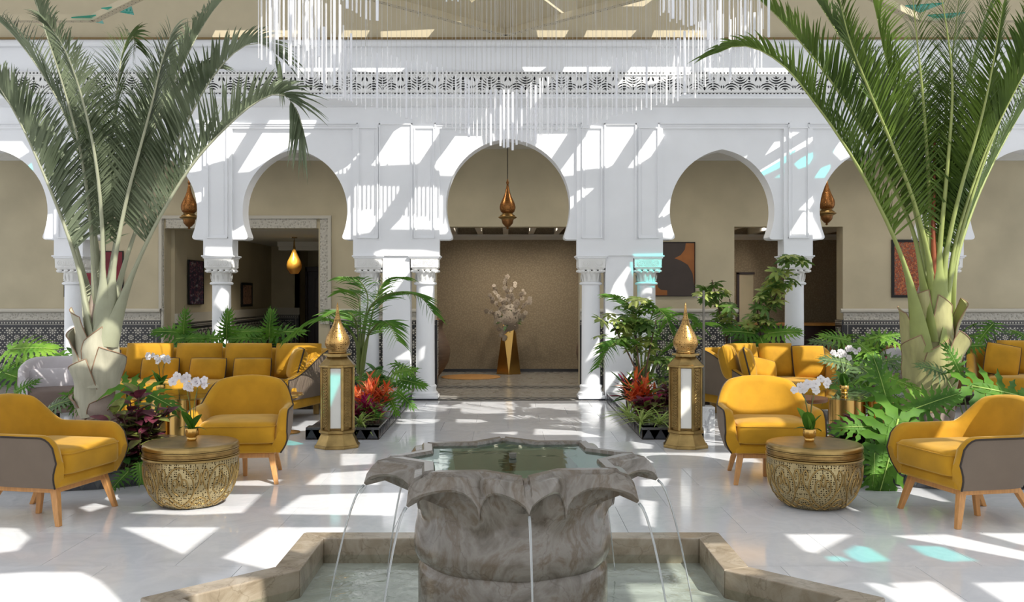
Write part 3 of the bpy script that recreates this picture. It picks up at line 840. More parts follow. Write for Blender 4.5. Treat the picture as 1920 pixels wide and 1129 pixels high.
for x0, x1, lb, e in ((-9.2, -5.62, 'black and ivory tiled wainscot on the far left', (0, 0)), (-2.86, CE[0], 'black and ivory tiled wainscot left of the central doorway', (0, 0)),
                      (CE[1], RI[0], 'black and ivory tiled wainscot below the brown painting', (0, .05)), (RI[1], 9.4, 'black and ivory tiled wainscot behind the right palm', (.05, 0))):
    wainscot(lambda u, v, d, x0=x0: (x0 + u, YB - .025 - d, v), x1 - x0, lb)
    if not (x0 < -2 and x0 > -3): band(x0, x1, e)
    else: band(x0 + .0, x1, e)
wainscot(lambda u, v, d: (CE[0] + .022 + d, YB - .02 + u, v), .32, 'narrow tiled reveal at the left of the central doorway')
wainscot(lambda u, v, d: (RI[1] - .022 - d, YB - .02 + u, v), .32, 'narrow tiled reveal right of the bar opening')
# carved frame of the left opening
fw = MB(); x0, x1, z1 = -5.64, -2.84, 2.765
for a in ((x0, LO[0] + .02, .0, z1), (LO[1], x1, 1.0, z1), (LO[0], LO[1], 2.56, z1)):
    fw.bb(a[0] + .03, a[1] - .03 if a[1] < 0 else a[1], YB - .03, YB + .02, a[2], a[3] - .03)
fo = struct(fw.build('door_frame', M['stucco']), 'carved stucco frame around the left opening')
fm_ = MB()
fm_.bb(x0 - .0, x1, YB - .055, YB, z1 - .05, z1); fm_.bb(x1 - .05, x1, YB - .055, YB, 1.251, z1 - .05); fm_.bb(x0, x0 + .05, YB - .055, YB, 1.251, z1 - .05)
fm_.build('frame_moulding', M['stucco_plain'], fo)
# left room
RL = -5.50
struct(MB().bb(RL - .1, RL, YB + .3, 22.6, 0, 2.6).build('wall_room_left', M['taupe_wall']), 'taupe side wall of the left room')
struct(MB().bb(RL, -4.85, 22.6, 22.7, 0, 2.6).build('wall_room_back', M['taupe_wall']), 'taupe end wall of the left room')
struct(MB().bb(-4.85, -2.0, 23.6, 23.7, 0, 2.6).build('wall_room_recess', M['taupe_wall']))
struct(MB().bb(-2.9, -2.8, YB + .3, 23.6, 0, 2.6).build('wall_room_right', M['taupe_wall']))
struct(MB().bb(-4.95, -4.85, 22.6, 23.7, 0, 2.6).build('wall_room_corner', M['taupe_wall']))
for x in (-6.6, -4.9, -3.0, -1.0, 1.05, 3.0, 4.9, 6.6):  # added fill lamps with glowing discs to brighten the corridor
    l = bpy.data.lights.new('spot_and_fill', 'SPOT'); l.energy = 60; l.spot_size = R(160); l.spot_blend = 1.0; l.color = (1, .93, .82); l.shadow_soft_size = .08
    o = bpy.data.objects.new('spot_and_fill_lamp', l); o.location = (x, 14.35, 3.83); COL.objects.link(o)
    MB().lathe([(.05, 3.852), (.04, 3.842)], 12, (x, 14.35)).build('spot_and_fill', M['spot'], bpy.data.objects['ceiling_corridor'])
struct(MB().bb(RL, -2.8, YB + .3, 23.6, 2.6, 2.65).build('ceiling_room', M['ceil']))
cv = MB()
cv.bb(-4.86, -2.9, 20.6, 20.9, 2.42, 2.6); cv.bb(-4.86, -2.9, 20.5, 20.6, 2.50, 2.6)
struct(cv.build('trim_6', M['ceil']), 'stepped cornice in the left room ceiling')
wainscot(lambda u, v, d: (RL + .03 + d, YB + .3 + u, v), 6.4, 'dark tiled wainscot of the left room side wall', 1.0)
wainscot(lambda u, v, d: (RL + u, 22.57 - d, v), .65, 'dark tiled wainscot of the left room end wall', 1.0)
t = MB(); t.bb(RL, RL + .05, YB + .3, 22.6, 1.0, 1.16); t.bb(RL, -4.83, 22.55, 22.6, 1.0, 1.16)
struct(t.build('trim_7', M['stucco_plain']), 'stone band above the left room wainscot')
# dark door in the left room
d = thing('door_1', 'dark mahogany door in the left room', 'door', (-4.30, 23.4, 0)); d['kind'] = 'structure'
fr_ = MB(); fr_.bb(-.62, -.5, -.1, .1, 0, 2.12); fr_.bb(.5, .62, -.1, .1, 0, 2.12); fr_.bb(-.62, .62, -.1, .1, 2.02, 2.14); fr_.build('door_jamb', M['door_wood'], d, bevel=.01)
MB().bb(-.5, .5, 0, .05, 0, 2.02).build('door_leaf', M['door_wood'], d)
for zc in (.55, 1.5): MB().bb(-.34, .34, -.02, .0, zc - .36, zc + .36).build('door_panel', M['door_wood'], d, bevel=.012)
MB().tube([(.42, -.01, 1.0), (.42, -.06, 1.0), (.32, -.06, 1.0)], .012, 8).build('door_handle', M['brass'], d)
# niche beyond the central doorway
NB = 18.4
struct(MB().bb(-2.7, 2.8, NB, NB + .1, 0, 2.9).build('wall_niche', M['wallpaper']), 'brown patterned wallpaper of the central niche')
struct(MB().bb(-2.7, -2.6, YB + .3, NB, 0, 2.9).build('wall_niche_left', M['wallpaper'])); struct(MB().bb(2.7, 2.8, YB + .3, NB, 0, 2.9).build('wall_niche_right', M['wallpaper']))
nc = struct(MB().bb(-2.7, 2.8, YB + .3, NB, 2.78, 2.85).build('ceiling_niche', M['ceil']), 'beamed niche ceiling')
for i in range(-4, 5):
    bmx = MB(); bmx.bb(i * .48 - .05, i * .48 + .05, YB + .3, NB, 2.62, 2.78); bmx.build('ceiling_beam', M['ceil'], nc)
struct(MB().prism([(NB, 2.52), (NB - .03, 2.52), (NB - .10, 2.58), (NB - .10, 2.62), (NB, 2.62)], -2.6, 2.7, 'x').build('trim_8', M['ceil'], recalc=True), 'niche cornice')
struct(MB().bb(-2.6, 2.7, NB - .02, NB, 0, .055).build('baseboard_niche', M['zel_dark']), 'thin black niche baseboard')
for x in (-.88, -.42, .02, .46, .90):  # fill spots and glowing discs added to lift the niche
    l = bpy.data.lights.new('spot_and_fill', 'SPOT'); l.energy = 44; l.spot_size = R(160); l.spot_blend = .8; l.color = (1, .9, .76); l.shadow_soft_size = .04
    o = bpy.data.objects.new('spot_and_fill_lamp', l); o.location = (x + .24, 17.2, 2.76); COL.objects.link(o)
    q = MB().lathe([(.035, 2.765), (.028, 2.76)], 12, (x + .24, 17.2)); q.build('spot_and_fill', M['spot'], nc)
# bar beyond the right opening
struct(MB().bb(3.0, 6.6, NB, NB + .1, 0, 2.9).build('wall_bar', M['wallpaper']), 'brown patterned wall of the bar')
struct(MB().bb(2.9, 3.0, YB + .3, NB, 0, 2.9).build('wall_bar_left', M['taupe_wall'])); struct(MB().bb(6.5, 6.6, YB + .3, NB, 0, 2.9).build('wall_bar_right', M['wallpaper']))
bc = struct(MB().bb(2.9, 6.6, YB + .3, NB, 2.78, 2.85).build('ceiling_bar', M['ceil']), 'bar ceiling')
for i in range(5):
    bmx = MB(); bmx.bb(3.3 + i * .66, 3.4 + i * .66, YB + .3, NB, 2.62, 2.78); bmx.build('ceiling_beam', M['ceil'], bc)
struct(MB().prism([(NB, 2.52), (NB - .03, 2.52), (NB - .10, 2.58), (NB - .10, 2.62), (NB, 2.62)], 3.0, 6.5, 'x').build('trim_9', M['ceil'], recalc=True), 'bar cornice')
dj = struct(MB().bb(4.43, 4.72, NB - .06, NB, 0, 1.86).build('door_2', M['taupe_wall']), 'pale narrow doorway beside the bar')
MB().bb(4.41, 4.45, NB - .08, NB - .0, 0, 1.90).build('door_jamb', M['door_wood'], dj); MB().bb(4.41, 4.74, NB - .08, NB, 1.86, 1.90).build('door_lintel', M['door_wood'], dj)
for x in (3.9, 4.6, 5.3):
    l = bpy.data.lights.new('spot_and_fill', 'SPOT'); l.energy = 80; l.spot_size = R(160); l.spot_blend = .8; l.color = (1, .9, .76); l.shadow_soft_size = .04
    o = bpy.data.objects.new('spot_and_fill_lamp', l); o.location = (x, 17.2, 2.76); COL.objects.link(o)
    MB().lathe([(.035, 2.765), (.028, 2.76)], 12, (x, 17.2)).build('spot_and_fill', M['spot'], bc)
for x, y in ((-4.75, 17.5), (-3.55, 19.2), (-4.2, 19.0)):
    MB().lathe([(.035, 2.592), (.028, 2.585)], 12, (x, y)).build('spot_and_fill', M['spot'], bpy.data.objects['ceiling_room'])
l = bpy.data.lights.new('spot_and_fill', 'SPOT'); l.energy = 90; l.spot_size = R(130); l.spot_blend = .8; l.color = (1, .9, .76)
o = bpy.data.objects.new('spot_and_fill_lamp', l); o.location = (-4.2, 18.5, 2.57); COL.objects.link(o)

# ------------------------------------------------------------------ floors
fl = struct(MB().bb(-12, 12, -4, 24, -.12, -.012).build('floor', M['grout']), 'floor of polished white marble slabs')
TS = .74
tm = MB().bb(-TS / 2 + .0015, TS / 2 - .0015, -TS / 2 + .0015, TS / 2 - .0015, -.012, 0).mesh('tile', M['floor'])
tiles = []
for j in range(24):
    y = YF - .02 - TS * (j + .5)
    if y < -3.5: break
    for i in range(-13, 14):
        x = (i + (.5 if j % 2 else 0)) * TS + .03
        tiles.append((x, y, abs(x) < y * .535 + .6 and y > 3.6))
seen = sorted([t for t in tiles if t[2]], key=lambda t: t[1])[:300]
for x, y, _ in seen: inst(tm, 'tile', fl, Matrix.Translation((x, y, 0)))
ss = set(seen); rest = MB()
for t in tiles:
    if t not in ss: rest.bb(t[0] - TS / 2 + .0015, t[0] + TS / 2 - .0015, t[1] - TS / 2 + .0015, t[1] + TS / 2 - .0015, -.012, 0)
rest.build('marble_tiles', M['floor'], fl, kind='stuff')
fc = struct(MB().bb(-12, 12, YF - .02, YB, -.011, .001).build('floor_corridor', M['grey_marble']), 'grey veined marble corridor floor')
struct(MB().bb(-12, 12, YB, 24, -.011, .001).build('floor_niche', M['grey_marble']), 'grey marble floor beyond the corridor')
bs = MB()
def zig(x0, x1, y0, y1):
    n = int((x1 - x0) / .16)
    bs.bb(x0, x1, y0, y0 + .05, .001, .004); bs.bb(x0, x1, y1 - .05, y1, .001, .004)
    for i in range(n):
        a = x0 + (x1 - x0) * i / n; wd = (x1 - x0) / n; ym = (y0 + y1) / 2
        bs.add([(a, ym - .10, .003), (a + wd / 2, ym + .04, .003), (a + wd, ym - .10, .003), (a + wd, ym - .04, .003), (a + wd / 2, ym + .10, .003), (a, ym - .04, .003)], [(0, 1, 4, 5), (1, 2, 3, 4)])
zig(-6.5, 6.5, YF, YF + .36); zig(-6.5, 6.5, YB - .5, YB - .14)
bs.build('mosaic_border', M['border_dark'], fc, kind='stuff')
# ------------------------------------------------------------------ fountain
FC = Vector((0.032, 4.27, 0))
def star_r(a, s):                                   # eight-point star made of two squares of half side s
    f = (a + pi / 8) % (pi / 4) - pi / 8
    return s / cos(pi / 4 - abs(f))
def star_pts(s):
    return [((star_r(k * pi / 8, s)) * cos(k * pi / 8), star_r(k * pi / 8, s) * sin(k * pi / 8)) for k in range(16)]
bas = thing('fountain_basin', 'low star-shaped stone basin full of rippling water around the fountain bowl', 'basin', (FC.x, FC.y, 0))
So, Si = 1.17, 1.035
po, pi_ = star_pts(So), star_pts(Si)
for k in range(16):
    j = (k + 1) % 16
    a, b_, c, d = Vector(po[k]), Vector(po[j]), Vector(pi_[j]), Vector(pi_[k])
    sh = (b_ - a).normalized() * .0012; sh2 = (c - d).normalized() * .0012
    MB().prism([a + sh, b_ - sh, c - sh2, d + sh2], 0.0, .15, 'z').build('coping_stone', M['coping'], bas, bevel=.006, recalc=True)
MB().prism(star_pts(Si + .01), .001, .012).build('basin_floor', M['basin_floor'], bas)
wt = MB(); n = 96
rr = [0.36 + (1 - .36) * i / 5 for i in range(6)]
wt.rows([[(star_r(2 * pi * k / n, Si - .003) * q * cos(2 * pi * k / n), star_r(2 * pi * k / n, Si - .003) * q * sin(2 * pi * k / n), .060) for k in range(n)] for q in rr], closed=True)
wt.build('water', M['water'], bas)
# the bowl
fo = thing('fountain', 'grey stone fountain bowl with eight drooping petal spouts', 'fountain', (FC.x, FC.y, 0.012), R(5.0))
fo.location.z = 0.0
pd = MB(); oc = [(.418 * cos(2 * pi * k / 48), .418 * sin(2 * pi * k / 48)) for k in range(48)]
pd.lathe([(.418, .012), (.418, .30), (.412, .325), (.40, .345)], 64); pd.build('pedestal', M['stone'], fo, smooth=35)
ANG = []
for s in range(8):
    for da in (-22.5, -21.6, -19.5, -16.5, -13.5, -10.5, -7.5, -5, -3, -1.5, -1.1, 0, 1.1, 1.5, 3, 5, 7.5, 10.5, 13.5, 16.5, 19.5, 21.6):
        ANG.append((s * 45 + da, da))
ZR = .785
def lerp(a, b, t): return a + (b - a) * t
rows = []
def ring(f):
    out = []
    for ad, da in ANG:
        r, z = f(R(ad), abs(da)); out.append((r * cos(R(ad)), r * sin(R(ad)), z))
    rows.append(out)
def lipz(d):                                        # lower edge of the petals: round arches between the tips and the hollows
    u = max(-1.0, min(1.0, (d - 11.25) / 11.25)); dr = 1 - sqrt(max(0.0, 1 - u * u))
    return -.072 - dr * (.056 if u < 0 else .128)
def lipr(d):
    if d < 11: return lerp(.655, .545, (d / 11.0) ** .8)
    return lerp(.545, .455, (d - 11) / 11.5)
grv = lambda d: .010 if d < 1.3 else 0.0
body = [(.395, .335), (.414, .345), (.428, .375), (.432, .42), (.426, .48), (.418, .53)]
for r0, z0 in body: ring(lambda a, d: (r0 * (1 + .012 * cos(8 * a)), z0))
ring(lambda a, d: (lerp(.420, .432, sm((d - 12) / 10)), .575))
ring(lambda a, d: (lerp(.432, .446, sm((d - 14) / 8)), lerp(.620, .590, sm((d - 12) / 10))))
ring(lambda a, d: (lerp(lipr(d) * .86, lipr(d) - .006, sm((d - 12) / 10)), ZR + lipz(d) + .022))
ring(lambda a, d: (lipr(d) * .985, ZR + lipz(d) + .002))
ring(lambda a, d: (lipr(d), ZR + lipz(d) + .012))
ring(lambda a, d: (lerp(lipr(d), star_r(a, .405), .30) + .012, lerp(ZR + lipz(d), ZR, .50) - grv(d)))
ring(lambda a, d: (lerp(lipr(d), star_r(a, .405), .62) + .010, lerp(ZR + lipz(d), ZR, .80) - grv(d)))
ring(lambda a, d: (star_r(a, .402), ZR - .012 - grv(d)))
ring(lambda a, d: (star_r(a, .392), ZR - grv(d)))
ring(lambda a, d: (star_r(a, .354), ZR - grv(d)))
ring(lambda a, d: (star_r(a, .350), ZR - .008 - grv(d) * .6))
ring(lambda a, d: (star_r(a, .346), ZR - .06))
MB().rows(rows, closed=True).build('bowl', M['stone'], fo, smooth=38)
sh = MB(); n = 64
ins = [(.262 * max(-1, min(1, 1.0 * x)), .262 * y) for x, y in [(-1, -1), (1, -1), (1, 1), (-1, 1)]]
sp = star_pts(.347)
vs = [Vector(p) for p in sp] + [Vector(p) for p in ins]
es = [(i, (i + 1) % 16) for i in range(16)] + [(16 + i, 16 + (i + 1) % 4) for i in range(4)]
a, _, f, _, _, _ = delaunay_2d_cdt(vs, es, [], 0, 1e-5)
f = [tuple(t) for t in f if inpoly((sum(a[i].x for i in t) / 3, sum(a[i].y for i in t) / 3), sp) and not inpoly((sum(a[i].x for i in t) / 3, sum(a[i].y for i in t) / 3), ins)]
ls = MB(); ls.add([(p.x, p.y, ZR - .024) for p in a], f); ls.prism(ins, ZR - .28, ZR - .024, 'z', caps=False); ls.add([(x, y, ZR - .28) for x, y in ins], [(0, 1, 2, 3)])
ls.build('pool_shelf', M['pool_tile'], fo)
MB().prism(star_pts(.3475), ZR - .0145, ZR - .014).build('pool_water', M['pool'], fo)
nz = MB(); nz.lathe([(.014, ZR - .28), (.014, ZR - .01), (.017, ZR - .008), (.017, ZR + .006), (.010, ZR + .008)], 14); nz.build('nozzle', M['steel'], fo, smooth=40)
for k in range(8):
    a = k * pi / 4
    pts = []
    for i in range(10):
        t = i / 9; r = .655 + .16 * t; z = ZR - .125 - (.57) * (t ** 1.6)
        pts.append((r * cos(a), r * sin(a), max(z, .062)))
    MB().tube(pts, [.006 - .003 * i / 9 for i in range(10)], 6).build('water_jet', M['jet'], fo, smooth=179)

# ------------------------------------------------------------------ upholstered shells
def shell(parent, n, top, zb, bot, th, bulge, mats, names, pipe=True, rz_in=.03):
    """U-shaped upholstered shell: top(s)->(x,y,z), bot(s)->(x,y); s runs from one arm front round the back to the other"""
    S = [i / n for i in range(n + 1)]
    T = [Vector(top(s)) for s in S]; B = [Vector((*bot(s), zb)) for s in S]
    nor = []
    for i in range(n + 1):
        d = T[min(i + 1, n)] - T[max(i - 1, 0)]
        nor.append(Vector((d.y, -d.x, 0)).normalized())               # outward for a counter-clockwise path
    out, inn = [], []
    for k in range(6):
        t = k / 5
        out.append([B[i].lerp(T[i], t) + nor[i] * bulge * sin(pi * t) for i in range(n + 1)])
    for (off, dz, fr) in ((0, 0, 1), (.25, .016, 1), (.6, .016, 1), (.95, -.004, 1), (1.05, -.04, 1), (1.1, 0, .45), (1.2, 0, .08)):
        row = []
        for i in range(n + 1):
            base = B[i].lerp(T[i], fr)
            row.append(base - nor[i] * th * off + Vector((0, 0, dz)))
        inn.append(row)
    MB().rows(out).build(names[0], mats[0], parent, smooth=60)
    mb = MB(); mb.rows(inn)
    for e in (0, n):                                                 # arm fronts
        ol = [r[e] for r in out]; il = [inn[-1][e], inn[-2][e], inn[-3][e], inn[-4][e], inn[-5][e], inn[-6][e]]
        k0 = len(ol)
        mb.rows([ol, il] if e else [il, ol])
    mb.build(names[1], mats[1], parent, smooth=60)
    if pipe:
        line = [r[0] for r in out] + [p for p in out[-1][1:-1]] + [r[n] for r in out][::-1]
        MB().tube([p + Vector((0, 0, .002)) for p in line], .0065, 6).build('piping', M['piping'], parent, smooth=179)
    return out, inn

def puff(mb, w_, d_, h_, n=14, pw=.32, edge=.5):
    """a soft box: seat cushion lying in x-y with a crowned top"""
    rows = []
    N = 4 * n
    def sup(a, ex): return (abs(cos(a)) ** ex * (1 if cos(a) >= 0 else -1), abs(sin(a)) ** ex * (1 if sin(a) >= 0 else -1))
    for q, z in ((0.02, 0), (.9, 0), (.97, .03), (1, .12), (1.0, .70), (.985, .86), (.94, .95), (.8, .985), (.5, 1.0), (.02, 1.0)):
        r = []
        for k in range(N):
            x, y = sup(2 * pi * k / N, .22); r.append((x * w_ / 2 * q, y * d_ / 2 * q, z * h_ + (.02 * (1 - q * q) if z > .5 else 0)))
        rows.append(r)
    mb.rows(rows, closed=True, cap=True)
    return mb
def armchair_parts(t):
    hw, yf, yb = .385, -.36, .36
    def path(s, k=1.0):
        L1 = .40; L2 = 1.06
        tot = 2 * L1 + L2; d = s * tot
        if d < L1: return (hw * k, yf + d / L1 * (.02 - yf), d / L1 * 0, 0)
        if d > L1 + L2: return (-hw * k, .02 - (d - L1 - L2) / L1 * (.02 - yf), 0, 0)
        a = pi * (d - L1) / L2
        ca, sa = cos(a), sin(a)
        return (hw * k * (abs(ca) ** .74) * (1 if ca >= 0 else -1), .02 + (yb - .02) * (sa ** .74), a, sa)
    def top(s):
        x, y, a, sa = path(s)
        dfr = (y - yf)
        z = .575 + .215 * sm((sa - .22) / .62) * (.66 + .34 * (1 - (x / hw) ** 2))
        if dfr < .13: z -= .16 * (1 - sqrt(max(0, 1 - (1 - dfr / .13) ** 2)))
        return (x, y + .03 * sm((sa - .3) / .6), z)
    def bot(s):
        x, y, a, sa = path(s)
        return (x * .86, yf + .05 + (y - yf) * .80)
    shell(t, 64, top, .245, bot, .075, .022, (M['taupe'], M['velvet']), ('outer_shell', 'inner_upholstery'))
    rail = MB(); rail.prism([(-.30, -.325), (.30, -.325), (.32, -.25), (.28, .16), (.18, .24), (-.18, .24), (-.28, .16), (-.32, -.25)], .245, .325); rail.build('seat_base', M['velvet'], t, bevel=.02, recalc=True)
    cu = MB(); puff(cu, .60, .60, .165); c = cu.build('seat_cushion', M['velvet'], t, smooth=60); c.location = (0, -.075, .325)
    pp = []
    for k in range(57):
        a = 2 * pi * k / 56; sx = lambda u: abs(u) ** .22 * (1 if u >= 0 else -1)
        pp.append((sx(cos(a)) * .301, sx(sin(a)) * .301, .138))
    MB().tube(pp, .004, 5).build('cushion_seam', M['velvet'], c, smooth=179)
    fr_ = MB(); fr_.box((0, -.25, .222), (.50, .045, .04)); fr_.box((0, .16, .222), (.40, .045, .04))
    fr_.box((.245, -.05, .222), (.04, .42, .04)); fr_.box((-.245, -.05, .222), (.04, .42, .04)); fr_.build('leg_frame', M['wood'], t, bevel=.008)
    for x, y, tx, ty in ((.25, -.25, .30, -.315), (-.25, -.25, -.30, -.315), (.21, .17, .25, .31), (-.21, .17, -.25, .31)):
        lg = MB(); v4 = []
        for q, h_ in ((0, .024), (.5, .021), (1, .016)):
            cx, cy, cz = lerp(x, tx, q), lerp(y, ty, q), lerp(.245, 0, q)
            v4.append([(cx - h_, cy - h_, cz), (cx + h_, cy - h_, cz), (cx + h_, cy + h_, cz), (cx - h_, cy + h_, cz)])
        lg.rows(v4, closed=True, cap=True); lg.build('leg', M['wood'], t, bevel=.004, recalc=True)
    lg = MB(); lg.rows([[(-.02, .02, .23), (.02, .02, .23), (.02, .06, .23), (-.02, .06, .23)], [(-.016, .05, 0), (.016, .05, 0), (.016, .08, 0), (-.016, .08, 0)]], closed=True, cap=True)
    lg.build('leg', M['wood'], t, bevel=.004, recalc=True)
ch = thing('armchair', 'mustard velvet armchair cut by the left edge, facing the left brass drum table', 'armchair', (-3.12, 6.55, 0), R(90 - 12), 'mustard armchairs')
armchair_parts(ch)
copy_tree(ch, None, (-2.13, 7.84, 0), R(6), 'mustard velvet armchair behind the left brass drum table, left of the tall lantern')
copy_tree(ch, None, (2.12, 7.82, 0), R(-4), 'mustard velvet armchair behind the right brass drum table, beside the right lantern')
copy_tree(ch, None, (3.12, 6.48, 0), R(-90 + 12), 'mustard velvet armchair cut by the right edge, facing the right brass drum table')

# ------------------------------------------------------------------ brass drum tables
def drum(loc, label, rz):
    t = thing('drum_table', label, 'side table', loc, rz, 'brass drum tables')
    r = .330
    MB().lathe([(r - .015, .402), (r, .407), (r + .002, .425), (r - .004, .437), (r - .014, .4425), (.28, .444), (.05, .445), (.01, .445)], 64).build('table_top', M['brass'], t, smooth=35)
    b = MB(); b.lathe([(r - .006, .393), (r + .002, .396), (r + .002, .403), (r - .008, .406)], 64); b.lathe([(r - .010, .358), (r + .004, .361), (r + .004, .366), (r - .006, .369)], 64)
    b.lathe([(r - .012, .335), (r + .002, .339), (r + .006, .346), (r + .002, .353), (r - .008, .358)], 64)
    b.build('rim_bands', M['brass'], t, smooth=35)
    eb = MB(); eb.lathe([(r - .006, .368), (r - .004, .37), (r - .004, .391), (r - .006, .394)], 64); eb.build('engraved_band', M['brass_dark'], t, smooth=35)
    rel = MB()
    prof = [(.19, 0.0), (.212, .012), (.250, .05), (.285, .10), (.308, .16), (.321, .22), (.325, .28), (.323, .336)]
    def rad(z):
        for (r0, z0), (r1, z1) in zip(prof, prof[1:]):
            if z <= z1: return lerp(r0, r1, (z - z0) / (z1 - z0))
        return prof[-1][0]
    MB().lathe(prof, 64).build('bowl', M['drum'], t, smooth=50)
    def curve(pts, w_=.0060):
        cc = catmull([(a, z * 1.14, 0) for a, z in pts], 6)
        rel.tube([((rad(p.y) + .001) * cos(p.x), (rad(p.y) + .001) * sin(p.x), p.y) for p in cc], w_, 5)
    N = 7
    for k in range(N):
        a0 = 2 * pi * k / N; s = 2 * pi / N
        for m_ in (1, -1):
            f = lambda u, z: (a0 + m_ * u * s, z)
            curve([f(0, .03), f(.18, .06), f(.32, .12), f(.30, .20), f(.16, .26), f(.0, .275)])
            curve([f(.32, .12), f(.42, .16), f(.46, .22), f(.40, .26), f(.34, .23), f(.38, .20)])
            curve([f(.06, .10), f(.18, .13), f(.16, .19), f(.07, .20), f(.07, .16), f(.12, .155)])
            curve([f(.0, .03), f(.12, .015), f(.26, .03), f(.36, .07), f(.5, .085)])
            curve([f(.22, .06), f(.30, .04), f(.42, .035), f(.5, .05)])
            curve([f(.5, .24), f(.47, .20), f(.5, .165)], .004)
        curve([(a0 - .05 * s, .20), (a0, .24), (a0 + .05 * s, .20), (a0, .165), (a0 - .05 * s, .20)])
    rel.build('scroll_relief', M['brass'], t, smooth=179)
    return t
drum((-2.24, 6.86, 0), 'hammered brass drum table on the left, between two mustard armchairs', 0.3)
drum((2.185, 6.82, 0), 'hammered brass drum table on the right, between two mustard armchairs', 1.0)

# ------------------------------------------------------------------ blossoms, orchids
def blossom_mesh(name, mt, r=.03, n=5):
    mb = MB()
    for k in range(n):
        mb.M = Matrix.Rotation(2 * pi * k / n, 4, 'Z')
        wd = r * .62
        mb.add([(0, 0, 0), (r * .5, -wd * .9, r * .12), (r * .55, 0, r * .22), (r * .5, wd * .9, r * .12), (r, -wd * .5, r * .05), (r * 1.08, 0, r * .02), (r, wd * .5, r * .05)], [(0, 1, 2), (0, 2, 3), (1, 4, 5, 2), (2, 5, 6, 3)])
    mb.M = None
    mb.lathe([(.002, 0), (r * .2, r * .15), (r * .16, r * .4), (.002, r * .5)], 6)
    return mb.mesh(name, mt, 60)
BL = blossom_mesh('blossom', M['petal']); BLD = blossom_mesh('blossom', M['petal_dim'], .052)
def aim(loc, d, roll=0.0, sc=1.0):
    q = Vector(d).to_track_quat('Z', 'Y')
    return Matrix.Translation(loc) @ q.to_matrix().to_4x4() @ Matrix.Rotation(roll, 4, 'Z') @ Matrix.Scale(sc, 4)
def blade(mb, base, d, up, L, wd, droop, n=6, fold=.18, tipw=.0, wprof=None):
    """a lance-shaped leaf: midrib along d, sagging by droop, folded along the midrib"""
    d = Vector(d).normalized(); up = Vector(up); s = d.cross(up)
    s = s.normalized() if s.length > 1e-5 else d.orthogonal().normalized()
    nn = s.cross(d).normalized(); base = Vector(base)
    rows = []
    for k in range(n + 1):
        t = k / n
        wv = wd * (wprof(t) if wprof else (sin(pi * min(1, t * .92 + .08)) ** .8))
        if k == n: wv = wd * tipw + .0005
        c = base + d * (L * t) - Vector((0, 0, 1)) * (droop * L * t * t)
        rows.append([c - s * wv + nn * wv * fold, c, c + s * wv + nn * wv * fold])
    mb.rows(rows)
def orchid(loc, label, px_s, h=.33, rz=0, flip=1, pot=True, ns=2):
    t = thing('orchid', label, 'orchid', loc, rz, 'white orchids')
    if pot:
        p = MB(); N = 40
        rows = []
        for r, z in ((.030, 0), (.034, .006), (.036, .016), (.030, .024), (.040, .034), (.046, .06), (.045, .085), (.043, .088), (.040, .078)):
            rows.append([(r * (1 + (.05 * cos(10 * 2 * pi * k / N) if .03 < z < .085 else 0)) * cos(2 * pi * k / N), r * (1 + (.05 * cos(10 * 2 * pi * k / N) if .03 < z < .085 else 0)) * sin(2 * pi * k / N), z) for k in range(N)])
        p.rows(rows, closed=True, cap=True); p.build('pot', M['gold'], t, smooth=50)
        MB().lathe([(.041, .074), (.02, .082), (.002, .084)], 16).build('moss', M['soil'], t)
    z0 = .078 if pot else 0.0
    for k, (az, L, el, dr) in enumerate(((195, .24, 66, .22), (160, .13, 30, .5), (20, .12, 28, .6), (245, .20, 62, .16), (340, .18, 62, .25))):
        lf = MB(); a = R(az); e = R(el)
        blade(lf, (0, 0, z0), (cos(a) * cos(e), sin(a) * cos(e), sin(e)), (-cos(a) * sin(e), -sin(a) * sin(e), cos(e)), L, .058 if L > .2 else (.046 if L > .15 else .026), dr, 7, .2, wprof=lambda u: sin(pi * min(1, u * .85 + .12)) ** .6)
        lf.build('leaf', M['philo'] if k else M['philo_light'], t, smooth=60)
    rng = random.Random(int(loc[0] * 100))
    for si in range(ns):
        dx = (-.02, .035)[si] * flip
        pts = catmull([(0.01 * si, 0, z0), (dx * .6, -.01, z0 + h * .5), (dx * 1.3, -.015, z0 + h * (.86 + .08 * si)), (dx * 1.3 + (.09 if si else -.08) * flip * -1, -.03, z0 + h * (.98 + .1 * si)), (dx * 1.3 + (.18 if si else -.16) * flip * -1, -.05, z0 + h * (.93 + .1 * si))], 6)
        MB().tube(pts, [.0035 - .002 * i / len(pts) for i in range(len(pts))], 6).build('stem', M['stem'], t, smooth=179)
        MB().tube([(0.012 * si, .01, z0), (dx * 1.1, .005, z0 + h * .8)], .002, 5).build('stake', M['twig'], t)
        m_ = len(pts)
        for q in range(6):
            p = pts[min(m_ - 1, int(m_ * (.50 + .09 * q)))]
            inst(BL, 'blossom', t, aim(p + Vector((rng.uniform(-.02, .02), -.012 + rng.uniform(-.015, .01), rng.uniform(-.03, .015))), (rng.uniform(-.6, .6), -1, rng.uniform(-.3, .5)), rng.uniform(0, 6), rng.uniform(.85, 1.15)))
        inst(BL, 'bud', t, aim(pts[-1], (0, -.3, -1), 0, .45))
    return t
orchid((-2.25, 6.90, .445), 'white orchid in a ribbed gold pot on the left brass drum table', None, .36, 0, 1)
orchid((2.165, 6.86, .445), 'white orchid in a ribbed gold pot on the right brass drum table', None, .33, 0, -1)

